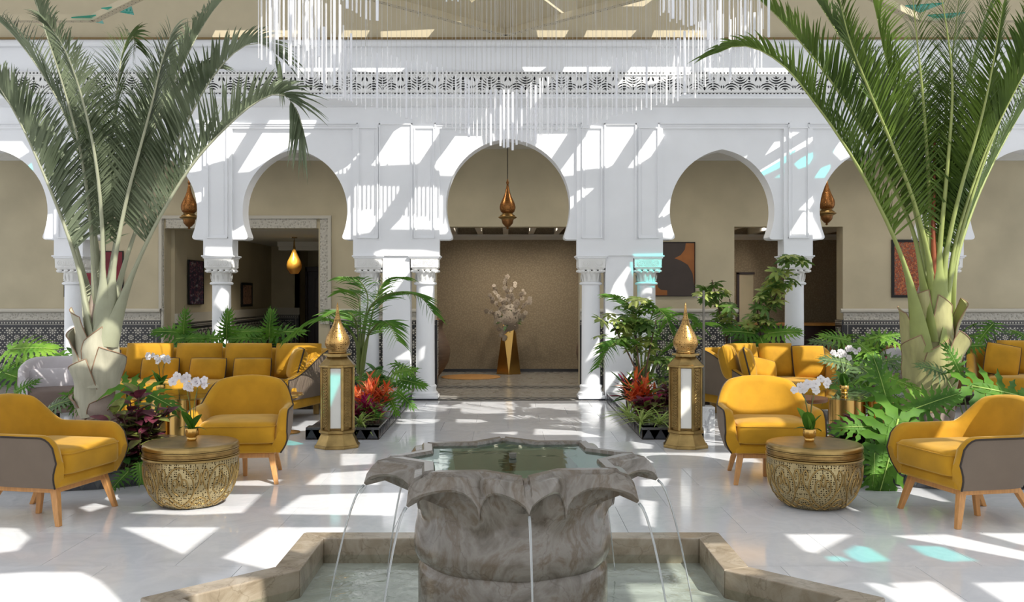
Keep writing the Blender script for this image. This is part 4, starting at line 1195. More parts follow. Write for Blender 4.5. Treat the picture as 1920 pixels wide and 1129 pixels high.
# ------------------------------------------------------------------ tall floor lanterns
def floor_lantern(loc, label, rz):
    t = thing('floor_lantern', label, 'lantern', loc, rz, 'tall brass floor lanterns')
    A0 = pi / 8
    o8 = lambda r: r / cos(pi / 8)
    MB().lathe([(o8(.212), 0), (o8(.212), .025), (o8(.20), .03), (o8(.155), .125), (o8(.155), .14)], 8, a0=A0).build('base', M['brass'], t, bevel=.004)
    MB().lathe([(o8(.158), .14), (o8(.170), .148), (o8(.170), .168), (o8(.156), .176)], 8, a0=A0).build('base_moulding', M['brass'], t)
    core = MB().lathe([(o8(.135), .17), (o8(.135), .80)], 8, a0=A0).build('core', M['brass_dark'], t)
    ap = .152
    for k in range(8):
        a = k * pi / 4 - pi / 2
        Mx = Matrix.Rotation(a + pi / 2, 4, 'Z')
        hw = ap * math.tan(pi / 8)
        if k % 2 == 0:
            p = MB(); p.M = Mx; p.box((0, -ap + .008, .485), (hw * 1.62, .008, .575)); p.build('glass_panel', M['frost'], t)
        else:
            p = MB(); p.M = Mx; p.box((0, -ap + .008, .485), (hw * 1.62, .01, .575)); q_ = p.build('filigree_panel', M['brass_dark'], t)
            rel = MB(); rel.M = Mx
            for i in range(17):
                z = .215 + i * .0335
                rel.tube([(.024 * cos(b_), -ap + .001, z + .013 * sin(b_)) for b_ in [2 * pi * j / 8 for j in range(9)]], .0035, 4)
                rel.tube([(-.036, -ap + .001, z - .016), (.036, -ap + .001, z + .016)], .003, 4); rel.tube([(.036, -ap + .001, z - .016), (-.036, -ap + .001, z + .016)], .003, 4)
            rel.build('filigree', M['brass'], q_)
        pb = MB(); pb.M = Matrix.Rotation(a + pi / 2 + pi / 8, 4, 'Z'); pb.box((0, -o8(ap) + .004, .485), (.022, .016, .63)); pb.build('corner_post', M['brass'], t)
    MB().lathe([(o8(.150), .775), (o8(.172), .785), (o8(.172), .80), (o8(.160), .808), (o8(.095), .882), (o8(.095), .895), (o8(.13), .897), (o8(.13), .912), (o8(.09), .916)], 8, a0=A0).build('roof', M['brass'], t)
    MB().lathe([(.085, .915), (.092, .925), (.085, .935), (.105, .965), (.121, 1.00), (.121, 1.03), (.108, 1.075), (.085, 1.12), (.060, 1.165), (.040, 1.21), (.026, 1.26), (.017, 1.30), (.012, 1.35), (.009, 1.385), (.003, 1.41)], 36).build('onion_cap', M['pierced'], t, smooth=179)
    for z, r in ((.935, .086), (1.24, .034), (1.30, .019)): MB().tube([(r * cos(2 * pi * k / 20), r * sin(2 * pi * k / 20), z) for k in range(21)], .004, 6).build('cap_ring', M['brass'], t, smooth=179)
floor_lantern((-1.645, 9.42, 0), 'tall octagonal brass lantern with frosted panels, left of the walkway', R(3))
floor_lantern((1.76, 9.42, 0), 'tall octagonal brass lantern with frosted panels, right of the walkway', R(-8))

# hanging lanterns
def hanging_lantern(loc, top, label):
    t = thing('hanging_lantern', label, 'lantern', loc, 0, 'copper lanterns in the arches')
    MB().lathe([(.004, 0), (.014, .006), (.022, .02), (.014, .032), (.04, .045), (.08, .09), (.088, .13), (.090, .145)], 32).build('bowl', M['copper'], t, smooth=40)
    MB().lathe([(.088, .145), (.10, .15), (.10, .158), (.125, .165), (.142, .178), (.142, .186), (.118, .195), (.112, .21), (.085, .228), (.078, .246)], 32).build('collar', M['brass_dark'], t, smooth=40)
    MB().lathe([(.078, .246), (.10, .262), (.118, .30), (.122, .34), (.112, .385), (.088, .44), (.060, .50), (.038, .56), (.022, .63), (.014, .68)], 36).build('onion_body', M['pierced_cu'], t, smooth=179)
    MB().lathe([(.014, .68), (.022, .70), (.024, .715), (.012, .735), (.008, .76)], 16).build('finial', M['copper'], t, smooth=50)
    MB().tube([(0, 0, .755), (0, 0, top - loc[2])], .006, 6).build('chain', M['black_metal'], t)
    MB().lathe([(.05, top - loc[2] - .03), (.05, top - loc[2] - .001)], 16).build('ceiling_rose', M['copper'], t)
hanging_lantern((.03, 14.6, 2.47), 3.85, 'copper onion lantern hanging in the central arch')
hanging_lantern((-4.80, 14.6, 2.47), 3.85, 'copper onion lantern half hidden behind the left palm')
hanging_lantern((4.87, 14.6, 2.53), 3.85, 'copper onion lantern in the arch left of the right palm')
t = thing('pendant_lamp', 'amber glass teardrop pendant lamp in the left room', 'lamp', (-4.15, 18.9, 1.88))
MB().lathe([(.07, .0), (.085, .01), (.14, .10), (.15, .17), (.13, .25), (.085, .34), (.05, .42), (.03, .48)], 24).build('glass_shade', M['amber'], t, smooth=179)
MB().lathe([(.03, .48), (.018, .56), (.012, .66)], 12).build('neck', M['brass_dark'], t); MB().tube([(0, 0, .66), (0, 0, .715)], .008, 6).build('rod', M['brass_dark'], t); MB().lathe([(.06, .70), (.06, .718)], 16).build('ceiling_rose', M['brass_dark'], t)
MB().lathe([(.01, .18), (.035, .21), (.04, .26), (.02, .31), (.01, .32)], 12).build('bulb', M['bulb'], t, smooth=179)

# ------------------------------------------------------------------ sofas
def pillow(w_, h_, th, mt, pipe=False, name='pillow', n=12):
    """an upright cushion in x-z, bulging along y"""
    mb = MB()
    def pt(u, v, sg):
        pin = 1 - .07 * (u * u * v * v) - .05 * (1 - u * u) * (v * v) - .04 * (1 - v * v) * (u * u)
        b_ = max(0.0, (1 - abs(u) ** 3.2) * (1 - abs(v) ** 3.2)) ** .5
        return (u * w_ / 2 * pin * (1 - .0), sg * (th / 2 * b_ + .012 * (1 - b_)), (v * pin + 1) * h_ / 2)
    for sg in (-1, 1):
        mb.rows([[pt(-1 + 2 * i / n, -1 + 2 * j / n, sg) for i in range(n + 1)] for j in range(n + 1)])
    ed = [(-1 + 2 * i / n, -1) for i in range(n)] + [(1, -1 + 2 * i / n) for i in range(n)] + [(1 - 2 * i / n, 1) for i in range(n)] + [(-1, 1 - 2 * i / n) for i in range(n)]
    ed.append(ed[0])
    mb.rows([[pt(u, v, -1) for u, v in ed], [pt(u, v, 1) for u, v in ed]])
    me = mb.mesh(name, mt, 70)
    pm = None
    if pipe: pm = MB().tube([((pt(u, v, 1)[0]) * 1.005, 0, pt(u, v, 1)[2]) for u, v in ed], .0095, 6).mesh('piping', M['piping'], 179)
    return me, pm
BC, _ = pillow(.60, .46, .24, M['velvet'], name='back_cushion'); BCS, _ = pillow(.45, .45, .22, M['velvet'], name='back_cushion')
TP, TPP = pillow(.46, .28, .17, M['velvet'], True, 'throw_pillow'); SP, SPP = pillow(.42, .42, .18, M['velvet'], True, 'throw_pillow')
def cushion(kind, base, rz, x, y, z, tilt, yaw, label, group, roll=0.0):
    me, pm, nm = {'b': (BC, None, 'back_cushion'), 'bs': (BCS, None, 'back_cushion'), 't': (TP, TPP, 'throw_pillow'), 's': (SP, SPP, 'throw_pillow')}[kind]
    o = bpy.data.objects.new(nm, me); COL.objects.link(o)
    p = Matrix.Rotation(rz, 4, 'Z') @ Vector((x, y, z)) + Vector(base)
    o.rotation_euler = Euler((tilt, roll, rz + yaw), 'XYZ'); o.location = p
    tag(o, label, 'cushion', group)
    if pm: inst(pm, 'piping', o)
def sofa(loc, rz, w_, d_, label, slope, flare=.30):
    t = thing('sofa', label, 'sofa', loc, rz, 'mustard velvet sofas')
    hw = w_ / 2
    arm = d_ * .72; cr = .26
    def path(s):
        L = [arm, cr * 1.57, w_ - 2 * cr, cr * 1.57, arm]; d = s * sum(L)
        if d < L[0]: return (hw, -d_ / 2 + d)
        d -= L[0]
        if d < L[1]: a = d / L[1] * pi / 2; return (hw - cr + cr * cos(a), d_ / 2 - cr * (1 - sin(a)) * (d_ * .28 / cr if 0 else 1))
        d -= L[1]
        if d < L[2]: return (hw - cr - d, d_ / 2)
        d -= L[2]
        if d < L[3]: a = pi / 2 + d / L[3] * pi / 2; return (-hw + cr + cr * cos(a), d_ / 2 - cr * (1 - sin(a)))
        d -= L[3]; return (-hw, -d_ / 2 + arm - d)
    base_path = path
    def path(s):
        x, y = base_path(s); return (x * (1 - flare / hw * (1 - (y + d_ / 2) / d_) ** 1.3), y)
    def top(s):
        x, y = path(s); t_ = (y + d_ / 2) / d_
        return (x, y, .50 + slope * sm(t_ * 1.15))
    shell(t, 60, top, .255, lambda s: (path(s)[0] * .97, path(s)[1] * .96), .09, .012, (M['taupe'], M['velvet']), ('outer_shell', 'inner_upholstery'))
    MB().prism([(-hw + .36, -d_ / 2), (hw - .36, -d_ / 2), (hw - .08, d_ / 2 - .08), (-hw + .08, d_ / 2 - .08)], .14, .27).build('base', M['velvet'], t, bevel=.02)
    sc = MB(); puff(sc, w_ - .50, d_ - .10, .19, 20); o = sc.build('seat', M['velvet'], t, smooth=60); o.location = (0, -.06, .265)
    for sx in (-1, 1):
        for y in (-d_ / 2 + .1, d_ / 2 - .15): MB().bb(sx * (hw - .2 - .2 * (y < 0)) - .035, sx * (hw - .2 - .2 * (y < 0)) + .035, y - .035, y + .035, 0, .145).build('leg', M['brass'], t, bevel=.005)
    return t
SL, SLr = (-3.66, 11.60, 0), R(-2)
sofa(SL, SLr, 3.0, 1.1, 'long mustard velvet sofa with taupe back, left of the small palm', .30)
for i, lb in enumerate(('leftmost large mustard back cushion of the left sofa, beside the palm trunk', 'second large mustard back cushion of the left sofa from the palm trunk', 'third large mustard back cushion of the left sofa from the palm trunk', 'rightmost large mustard back cushion of the left sofa, in its corner')):
    cushion('b', SL, SLr, -.72 + i * .612, .15, .45, R(-12), R((2, -1, 1, -4)[i]), lb, 'back cushions of the left sofa')
for x, y, yaw, k, lb in ((-.50, -.06, 4, 't', 'small piped mustard pillow nearest the palm trunk on the left sofa'), (0.08, -.07, -3, 't', 'small piped mustard pillow in the middle of the left sofa'),
                         (.62, -.06, 3, 't', 'small piped mustard pillow right of the middle on the left sofa')):
    cushion(k, SL, SLr, x, y, .455, R(-18), R(yaw), lb, 'piped pillows of the left sofa')
cushion('s', SL, SLr, 1.12, -.10, .45, R(-16), R(-66), 'piped square pillow turned edge on against the right arm of the left sofa', 'piped pillows of the left sofa')
SR, SRr = (3.32, 11.75, 0), R(9)
sofa(SR, SRr, 1.72, 1.15, 'mustard velvet sofa with taupe side, behind the right lantern', .30)
for i, lb in enumerate(('mustard back cushion leaning on the left arm of the right sofa', 'mustard back cushion in the left half of the right sofa', 'mustard back cushion in the middle of the right sofa')):
    x, y, yw = ((-.58, -.04, 62), (-.34, .20, 8), (.10, .20, -2))[i]
    cushion('bs', SR, SRr, x, y, .45, R(-14), R(yw), lb, 'back cushions of the right sofa')
cushion('s', SR, SRr, -.44, -.26, .45, R(-14), R(66), 'narrow-looking piped pillow edge on at the left arm of the right sofa', 'pillows of the right sofa')
cushion('t', SR, SRr, -.22, -.05, .45, R(-20), R(16), 'small plain-front pillow before the back cushions of the right sofa', 'pillows of the right sofa', R(12))
cushion('s', SR, SRr, .46, .06, .45, R(-16), R(-6), 'square mustard pillow with dark piping at the right end of the right sofa', 'pillows of the right sofa')
SQ, SQr = (6.95, 12.0, 0), R(-28)
sofa(SQ, SQr, 2.2, .95, 'mustard velvet sofa cut by the right edge, behind the palm planter', .30, .02)
cushion('b', SQ, SQr, -.46, .15, .45, R(-12), R(0), 'large mustard back cushion at the right edge', 'cushions of the far right sofa')
cushion('s', SQ, SQr, -.70, -.09, .45, R(-16), R(10), 'piped square pillow tilted at the left end of the far right sofa', 'cushions of the far right sofa', R(10))

# ------------------------------------------------------------------ tub chairs
def tub(loc, rz, label, m_in, m_out, group):
    t = thing('tub_chair', label, 'chair', loc, rz, group)
    hw, d_ = .40, .40
    def path(s, k=1):
        if s < .2: return (hw * k, -.34 + s / .2 * .36)
        if s > .8: return (-hw * k, .02 - (s - .8) / .2 * .36)
        a = (s - .2) / .6 * pi; return (hw * k * cos(a), .02 + .40 * k * sin(a))
    def top(s):
        x, y = path(s); return (x, y, .60 + .16 * sm((y + .1) / .5))
    shell(t, 40, top, .20, lambda s: path(s, .92), .07, .02, (m_out, m_in), ('outer_shell', 'inner_upholstery'), False)
    cu = MB(); puff(cu, .64, .62, .17); o = cu.build('seat_cushion', m_out, t, smooth=60); o.location = (0, -.06, .27)
    MB().lathe([(.33, .20), (.34, .22), (.34, .28), (.33, .30)], 32).build('seat_base', m_out, t, smooth=40)
    MB().lathe([(.02, .0), (.022, .21)], 12).build('post', M['black_metal'], t); MB().lathe([(.22, .0), (.22, .01), (.04, .02)], 32).build('foot_plate', M['black_metal'], t, smooth=40)
    bk = MB(); puff(bk, .58, .30, .16); o = bk.build('back_pad', m_in, t, smooth=60); o.location = (0, .30, .48); o.rotation_euler = (R(78), 0, 0)
tub((-5.0, 10.75, 0), R(28), 'grey velvet tub chair with dark brown shell, left of the left palm', M['grey_velvet'], M['brown_velvet'], 'tub chairs')
tub((5.22, 12.5, 0), R(-30), 'brown tub chair with pale back pad half hidden behind the right palm trunk', M['grey_velvet'], M['brown_velvet'], 'tub chairs')
# console behind the right palm
t = thing('console_table', 'brown wooden console behind the right palm, against the tiled wall', 'table', (5.75, 14.2, 0))
MB().bb(-.95, .95, -.2, .2, .66, .72).build('table_top', M['door_wood'], t, bevel=.006)
wd_ = mat('warm_walnut', (136, 84, 40), 0.45, var=.15, vs=5)
t.children[0].data.materials[0] = wd_
for sx in (-.88, .88):
    for sy in (-.15, .15): MB().bb(sx - .04, sx + .04, sy - .03, sy + .03, 0, .66).build('leg', wd_, t, bevel=.004)
MB().bb(-.88, .88, -.02, .02, .56, .64).build('apron', wd_, t)

# ------------------------------------------------------------------ glass coffee tables on gold drums
def coffee(loc, r, label, drums):
    t = thing('coffee_table', label, 'coffee table', loc, 0, 'glass coffee tables')
    MB().lathe([(r - .004, .445), (r, .449), (r, .455), (r - .004, .459)], 48).build('glass_top', M['clear'], t, smooth=30)
    for x, y, q in drums: MB().lathe([(q, 0), (q, .44), (q - .01, .445)], 36, (x, y)).build('gold_base', M['gold'], t, smooth=40)
coffee((-3.35, 10.0, 0), .56, 'round glass coffee table on gold drums before the left sofa', ((-.02, -.05, .10), (.22, .10, .12), (-.25, .12, .12)))
coffee((3.68, 9.9, 0), .55, 'round glass coffee table on gold drums before the right sofa', ((-.24, -.05, .13), (.22, .1, .13), (-.02, .22, .12)))
orchid((-3.60, 10.05, .46), 'white orchid on the glass coffee table before the left sofa', None, .30, 0, 1)
orchid((3.50, 9.95, .46), 'white orchid on the glass coffee table before the right sofa', None, .36, 0, -1)
t = thing('side_table', 'low wood-rimmed round table behind the right front armchair', 'side table', (2.86, 9.32, 0))
MB().lathe([(.24, .455), (.25, .462), (.25, .49), (.24, .495), (.02, .495)], 36).build('table_top', wd_, t, smooth=40)
MB().lathe([(.15, 0), (.15, .012), (.02, .03), (.02, .45), (.08, .456)], 24).build('pedestal', M['gold'], t, smooth=40)
t = thing('pedestal_table', 'small gold pedestal table hidden behind the left armchair', 'side table', (-2.36, 10.35, 0))
MB().lathe([(.15, 0), (.15, .012), (.03, .03), (.02, .06), (.02, .40)], 24).build('pedestal', M['gold'], t, smooth=40)
MB().lathe([(.18, .40), (.19, .41), (.18, .425), (.02, .426)], 24).build('table_top', M['gold'], t, smooth=40)
# marble-footed post
t = thing('sign_post', 'slim grey metal post on a white marble block behind the right lantern', 'post', (2.17, 10.45, 0))
MB().bb(-.085, .085, -.085, .085, 0, .275).build('marble_block', M['white_marble'], t, bevel=.006)
MB().tube([(-.02, 0, .27), (-.02, 0, 1.53)], .014, 10).build('pole', M['steel'], t, smooth=60)
MB().tube([(-.02, 0, 1.455), (-.115, -.0, 1.455)], .008, 8).build('arm', M['steel'], t)
MB().tube([(-.115, -.05, 1.455), (-.115, .05, 1.455)], .008, 8).build('cross_bar', M['steel'], t)

# ------------------------------------------------------------------ pictures
def picture(name, label, x0, x1, z0, z1, y, fmat, cmat, fw, face='y'):
    t = thing(name, label, 'painting', ((x0 + x1) / 2, y, z0))
    a, h_ = (x1 - x0) / 2, z1 - z0
    f = MB(); f.bb(-a, a, -.03, 0, 0, fw); f.bb(-a, a, -.03, 0, h_ - fw, h_); f.bb(-a, -a + fw, -.03, 0, fw, h_ - fw); f.bb(a - fw, a, -.03, 0, fw, h_ - fw); f.build('frame', fmat, t)
    MB().bb(-a + fw * .9, a - fw * .9, -.018, -.002, fw * .9, h_ - fw * .9).build('canvas', cmat, t)
    return t
def art(name, fn):
    m, nt, b = nodes(name); b.inputs['Roughness'].default_value = .6
    nt.links.new(fn(nt), b.inputs['Base Color']); return m
def art_figure(nt):
    v = coords(nt, 'Generated')
    n1 = noise(nt, v, 1.6, 1, .3, .4)
    return ramp(nt, n1, [(.44, lin((58, 48, 46))), (.50, lin((70, 52, 42))), (.55, lin((150, 92, 40)))])
def art_red(nt):
    v = coords(nt, 'Generated'); return ramp(nt, noise(nt, v, 2.0, 2), [(.3, lin((92, 14, 28))), (.55, lin((128, 22, 40))), (.66, lin((40, 34, 34)))])
def art_blue(nt):
    v = coords(nt, 'Generated', (5, 1, 9)); return ramp(nt, noise(nt, v, 1.5, 4, .7, 1.0), [(.32, lin((16, 18, 36))), (.5, lin((30, 36, 72))), (.56, lin((150, 60, 84))), (.60, lin((70, 120, 110))), (.66, lin((170, 170, 190)))])
def art_dots(nt):
    v = coords(nt, 'Generated', (30, 1, 42))
    vo = nt.nodes.new('ShaderNodeTexVoronoi'); vo.inputs['Scale'].default_value = 1.2; nt.links.new(v, vo.inputs['Vector'])
    sp_ = nt.nodes.new('ShaderNodeSeparateColor'); nt.links.new(vo.outputs['Color'], sp_.inputs[0])
    return ramp(nt, sp_.outputs[0], [(0, lin((130, 62, 36))), (.4, lin((164, 84, 44))), (.6, lin((120, 92, 74))), (.8, lin((186, 110, 62))), (1, lin((88, 84, 76)))], 'CONSTANT')
def art_branch(nt):
    v = coords(nt, 'Generated', (3, 1, 2)); return ramp(nt, noise(nt, v, 1.2, 2, .5, 2), [(.45, lin((172, 134, 112))), (.52, lin((90, 66, 56))), (.56, lin((172, 134, 112)))])
pa = picture('painting', 'dark painting with rounded brown and orange shapes, right of the right pier', cor(1206), cor(1303), 1.45, 2.335, YB, M['black_metal'], mat('umber_paint', (66, 56, 52), .6, var=.12, vs=4), .008)
# flat painted shapes of the canvas, a hair in front of it
orange = mat('burnt_orange_paint', (150, 92, 42), .6, var=.18, vs=4)
wv, hv = cor(1303) - cor(1206), .885
def shp(pts): MB().prism([((u - .5) * wv, v * hv) for u, v in pts], -.0195, -.0185, 'y').build('painted_shape', orange, pa, recalc=True)
shp([(.82, .98), (.985, .98), (.985, .20), (.95, .42), (.86, .58), (.72, .66), (.60, .70), (.72, .76), (.80, .86)])
shp([(.02, .02), (.46, .02), (.46, .11), (.34, .12), (.28, .17), (.25, .30), (.245, .50), (.16, .50), (.16, .26), (.10, .14), (.02, .08)])
picture('painting', 'dark red abstract painting behind the left palm', cor(121), cor(232), 1.44, 2.19, YB, M['black_metal'], art('red_canvas', art_red), .014)
picture('painting', 'orange speckled painting in a black frame left of the right palm', cor(1671), cor(1742), 1.43, 2.375, YB, M['black_metal'], art('speckled_canvas', art_dots), .042)
pb = picture('painting', 'narrow dark blue speckled painting in the left room', -.40, .40, 0, .78, 0, M['black_metal'], art('blue_canvas', art_blue), .012)
pb.location = (RL + .02, 17.0, 1.30); pb.rotation_euler = (0, 0, R(90))
pb = picture('painting', 'small black framed picture with a branch in the left room', -.40, .40, 0, .50, 0, M['black_metal'], art('branch_canvas', art_branch), .05)
pb.location = (RL + .02, 20.35, 1.22); pb.rotation_euler = (0, 0, R(90))

# ------------------------------------------------------------------ niche furnishings
t = thing('floor_vase', 'tall faceted gold floor vase standing in the central niche', 'vase', (.06, 17.85, 0))
fa = MB(); b0 = [(-.23, .0), (0, -.15), (.22, .0), (0, .16)]; t0 = [(-.125, -.02), (-.065, -.12), (.13, -.10), (.08, .1), (-.06, .1)]
V = [(-.23, 0, 0), (.0, -.13, 0), (.22, 0, 0), (0, .18, 0), (-.11, -.06, .92), (.10, -.08, .92), (.12, .08, .92), (-.10, .08, .92)]
fa.add(V, [(0, 1, 4), (1, 5, 4), (1, 2, 5), (2, 6, 5), (2, 3, 6), (3, 7, 6), (3, 0, 7), (0, 4, 7), (3, 2, 1, 0), (4, 5, 6, 7)])
fa.build('body', M['gold'], t, recalc=True)
t = thing('flower_arrangement', 'tall arrangement of white blossoms and twigs in the gold floor vase', 'flowers', (.06, 17.85, .90))
rng = random.Random(3)
tips = [(-.36, -.02, .56), (-.25, .05, .72), (-.05, 0, .90), (.08, -.04, .80), (.28, 0, .66), (.40, .05, .48), (-.40, 0, .28), (.30, -.05, .22), (-.12, -.1, .45), (.15, -.1, .42)]
for tp in tips:
    pts = catmull([(0, 0, -.1), (tp[0] * .35, tp[1] * .5, tp[2] * .45), (tp[0] * .75, tp[1], tp[2] * .78), tp], 5)
    MB().tube(pts, .006, 5).build('twig', M['twig'], t)
    for q in range(7):
        p = pts[min(len(pts) - 1, 6 + int(q * 1.6))]
        inst(BLD, 'blossom', t, aim(p + Vector((rng.uniform(-.04, .04), rng.uniform(-.06, 0), rng.uniform(-.03, .03))), (rng.uniform(-.7, .7), -1, rng.uniform(-.4, .6)), rng.uniform(0, 6), rng.uniform(.5, 1.0)))
for k in range(64):
    a, r = rng.uniform(0, 2 * pi), rng.uniform(0, 1) ** .6
    x, z = r * .27 * cos(a), .12 + r * .25 * sin(a)
    inst(BLD, 'blossom', t, aim((x, -.06 - .10 * (1 - r), z), (x * 2, -1, (z - .1) * 2), rng.uniform(0, 6), rng.uniform(.8, 1.2)))
for k in range(7): inst(BLD, 'blossom', t, aim((-.10 + rng.uniform(-.05, .05), -.14, -.03 - k * .035), (rng.uniform(-.5, .5), -1, -.2), 0, .8))
for k in range(14):
    lf = MB(); a = rng.uniform(0, 2 * pi); blade(lf, (0, -.03, .1), (cos(a), -.3, .35 + .6 * sin(a)), (0, -.5, 1), .26, .035, .2, 5); lf.build('leaf', M['shrub'], t, smooth=60)
def urn(x, label):
    t = thing('urn', label, 'urn', (x, 17.15, 0), 0, 'large clay urns')
    MB().lathe([(.22, 0), (.24, .02), (.33, .14), (.41, .28), (.445, .42), (.44, .54), (.39, .68), (.33, .80), (.305, .90), (.32, .97), (.36, 1.01), (.365, 1.03), (.34, 1.03), (.30, .98)], 48, cap=True).build('body', M['urn'], t, smooth=60)
    b = MB(); rg = random.Random(4)
    for k in range(60): b.lathe([(.002, 1.0), (.03, 1.005), (.02, 1.035), (.002, 1.045)], 6, (rg.uniform(-.22, .22), rg.uniform(-.22, .22)))
    b.lathe([(.31, .985), (.30, .99), (.01, 1.01)], 24)
    b.build('dried_petals', mat('dried_petals', (176, 116, 52), .8, var=.3, vs=20), t, kind='stuff')
urn(-1.43, 'large dark clay urn at the left side of the central niche'); urn(1.70, 'large dark clay urn at the right side of the central niche')
t = MB().lathe([(.53, .001), (.53, .008), (.52, .012), (.01, .012)], 48).build('round_rug', M['mat_tan'], smooth=30); t.location = (-.62, 17.2, .001)
tag(t, 'round tan rug lying on the niche floor beside the vase', 'rug')
t = thing('bar_counter', 'dark bar counter with a raw wooden edge in the right opening', 'counter', (5.0, 17.0, 0))
MB().bb(-.95, 1.4, -.1, .4, .0, .93).build('front', M['door_wood'], t)
MB().bb(-1.0, 1.45, -.18, .45, .93, .975).build('counter_top', mat('live_edge_wood', (170, 118, 56), .4, var=.2, vs=5), t, bevel=.008)
# ------------------------------------------------------------------ planters
def curb_ring(name, label, cx, cy, r):
    t = thing(name, label, 'planter', (cx, cy, 0), 0, 'round palm planters')
    MB().lathe([(r - .10, .0), (r, .0), (r, .115), (r + .012, .12), (r + .012, .14), (r - .11, .14), (r - .11, .0)], 64, cap=False).build('curb', M['curb'], t, smooth=30)
    n = 56; hw = pi * r / n
    tl = MB().prism([(-hw * .92, .008), (hw * .92, .008), (0, .108)], -.006, 0.002, 'y').mesh('tile', M['curb_tile'])
    tu = MB().prism([(-hw * .92, .112), (0, .014), (hw * .92, .112)], -.005, 0.002, 'y').mesh('tile', M['curb'])
    for k in range(n):
        for me, off in ((tl, 0), (tu, .5)):
            a = 2 * pi * (k + off) / n
            inst(me, 'tile', t, Matrix.Rotation(a + pi / 2, 4, 'Z') @ Matrix.Translation((0, -r, 0)))
    so = MB(); rg = random.Random(2); N = 40
    rows = [[(q * r * .9 * cos(2 * pi * k / N), q * r * .9 * sin(2 * pi * k / N), .10 + .03 * rg.random() + .04 * (1 - q)) for k in range(N)] for q in (1, .8, .6, .4, .2, .02)]
    so.rows(rows, closed=True); so.build('soil', M['soil'], t, smooth=179)
    return t
PL = Vector((-3.50, 8.28, 0)); PR = Vector((3.655, 8.32, 0))
curb_ring('palm_planter', 'round dark tiled planter curb around the left palm', PL.x, PL.y, 1.0)
curb_ring('palm_planter', 'round dark tiled planter curb around the right palm', PR.x, PR.y, 1.02)
def bed(name, label, outer, wdt, edge_runs):
    """bed with a marble curb: outer polygon counter-clockwise; edge_runs = indices of the edges that carry the curb"""
    t = thing(name, label, 'planter', (0, 0, 0))
    MB().prism(outer, .0, .10).build('soil', M['soil'], t, recalc=True)
    for i in edge_runs:
        a, b_ = Vector(outer[i]), Vector(outer[(i + 1) % len(outer)])
        d = (b_ - a).normalized(); nI = Vector((-d.y, d.x))
        n = max(1, round((b_ - a).length / .62))
        for k in range(n):
            p, q = a.lerp(b_, k / n), a.lerp(b_, (k + 1) / n)
            e = d * .001
            MB().prism([p + e, q - e, q - e + nI * wdt, p + e + nI * wdt], .002, .125).build('curb_stone', M['curb'], t, bevel=.004, recalc=True)
        m_ = int((b_ - a).length / .11)
        hw = (b_ - a).length / m_ / 2
        tl = MB().prism([(-hw * .9, .012), (hw * .9, .012), (0, .112)], -.005, .001, 'y').mesh('tile', M['curb_tile'])
        for k in range(m_):
            p = a.lerp(b_, (k + .5) / m_)
            inst(tl, 'tile', t, Matrix.Translation((p.x, p.y, 0)) @ Matrix.Rotation(atan2(d.y, d.x), 4, 'Z'))
    return t
bed('planting_bed', 'dark marble edged planting bed left of the walkway, with crotons and a small palm', [(-2.05, 9.86), (-1.30, 9.86), (-1.30, 13.36), (-6.4, 13.36), (-6.4, 12.45), (-2.05, 12.45)], .17, (0, 1))
bed('planting_bed', 'dark marble edged planting bed right of the walkway, with crotons and an umbrella plant', [(1.40, 9.86), (2.03, 9.86), (2.03, 12.95), (7.2, 12.95), (7.2, 13.36), (1.40, 13.36)], .17, (0, 5))

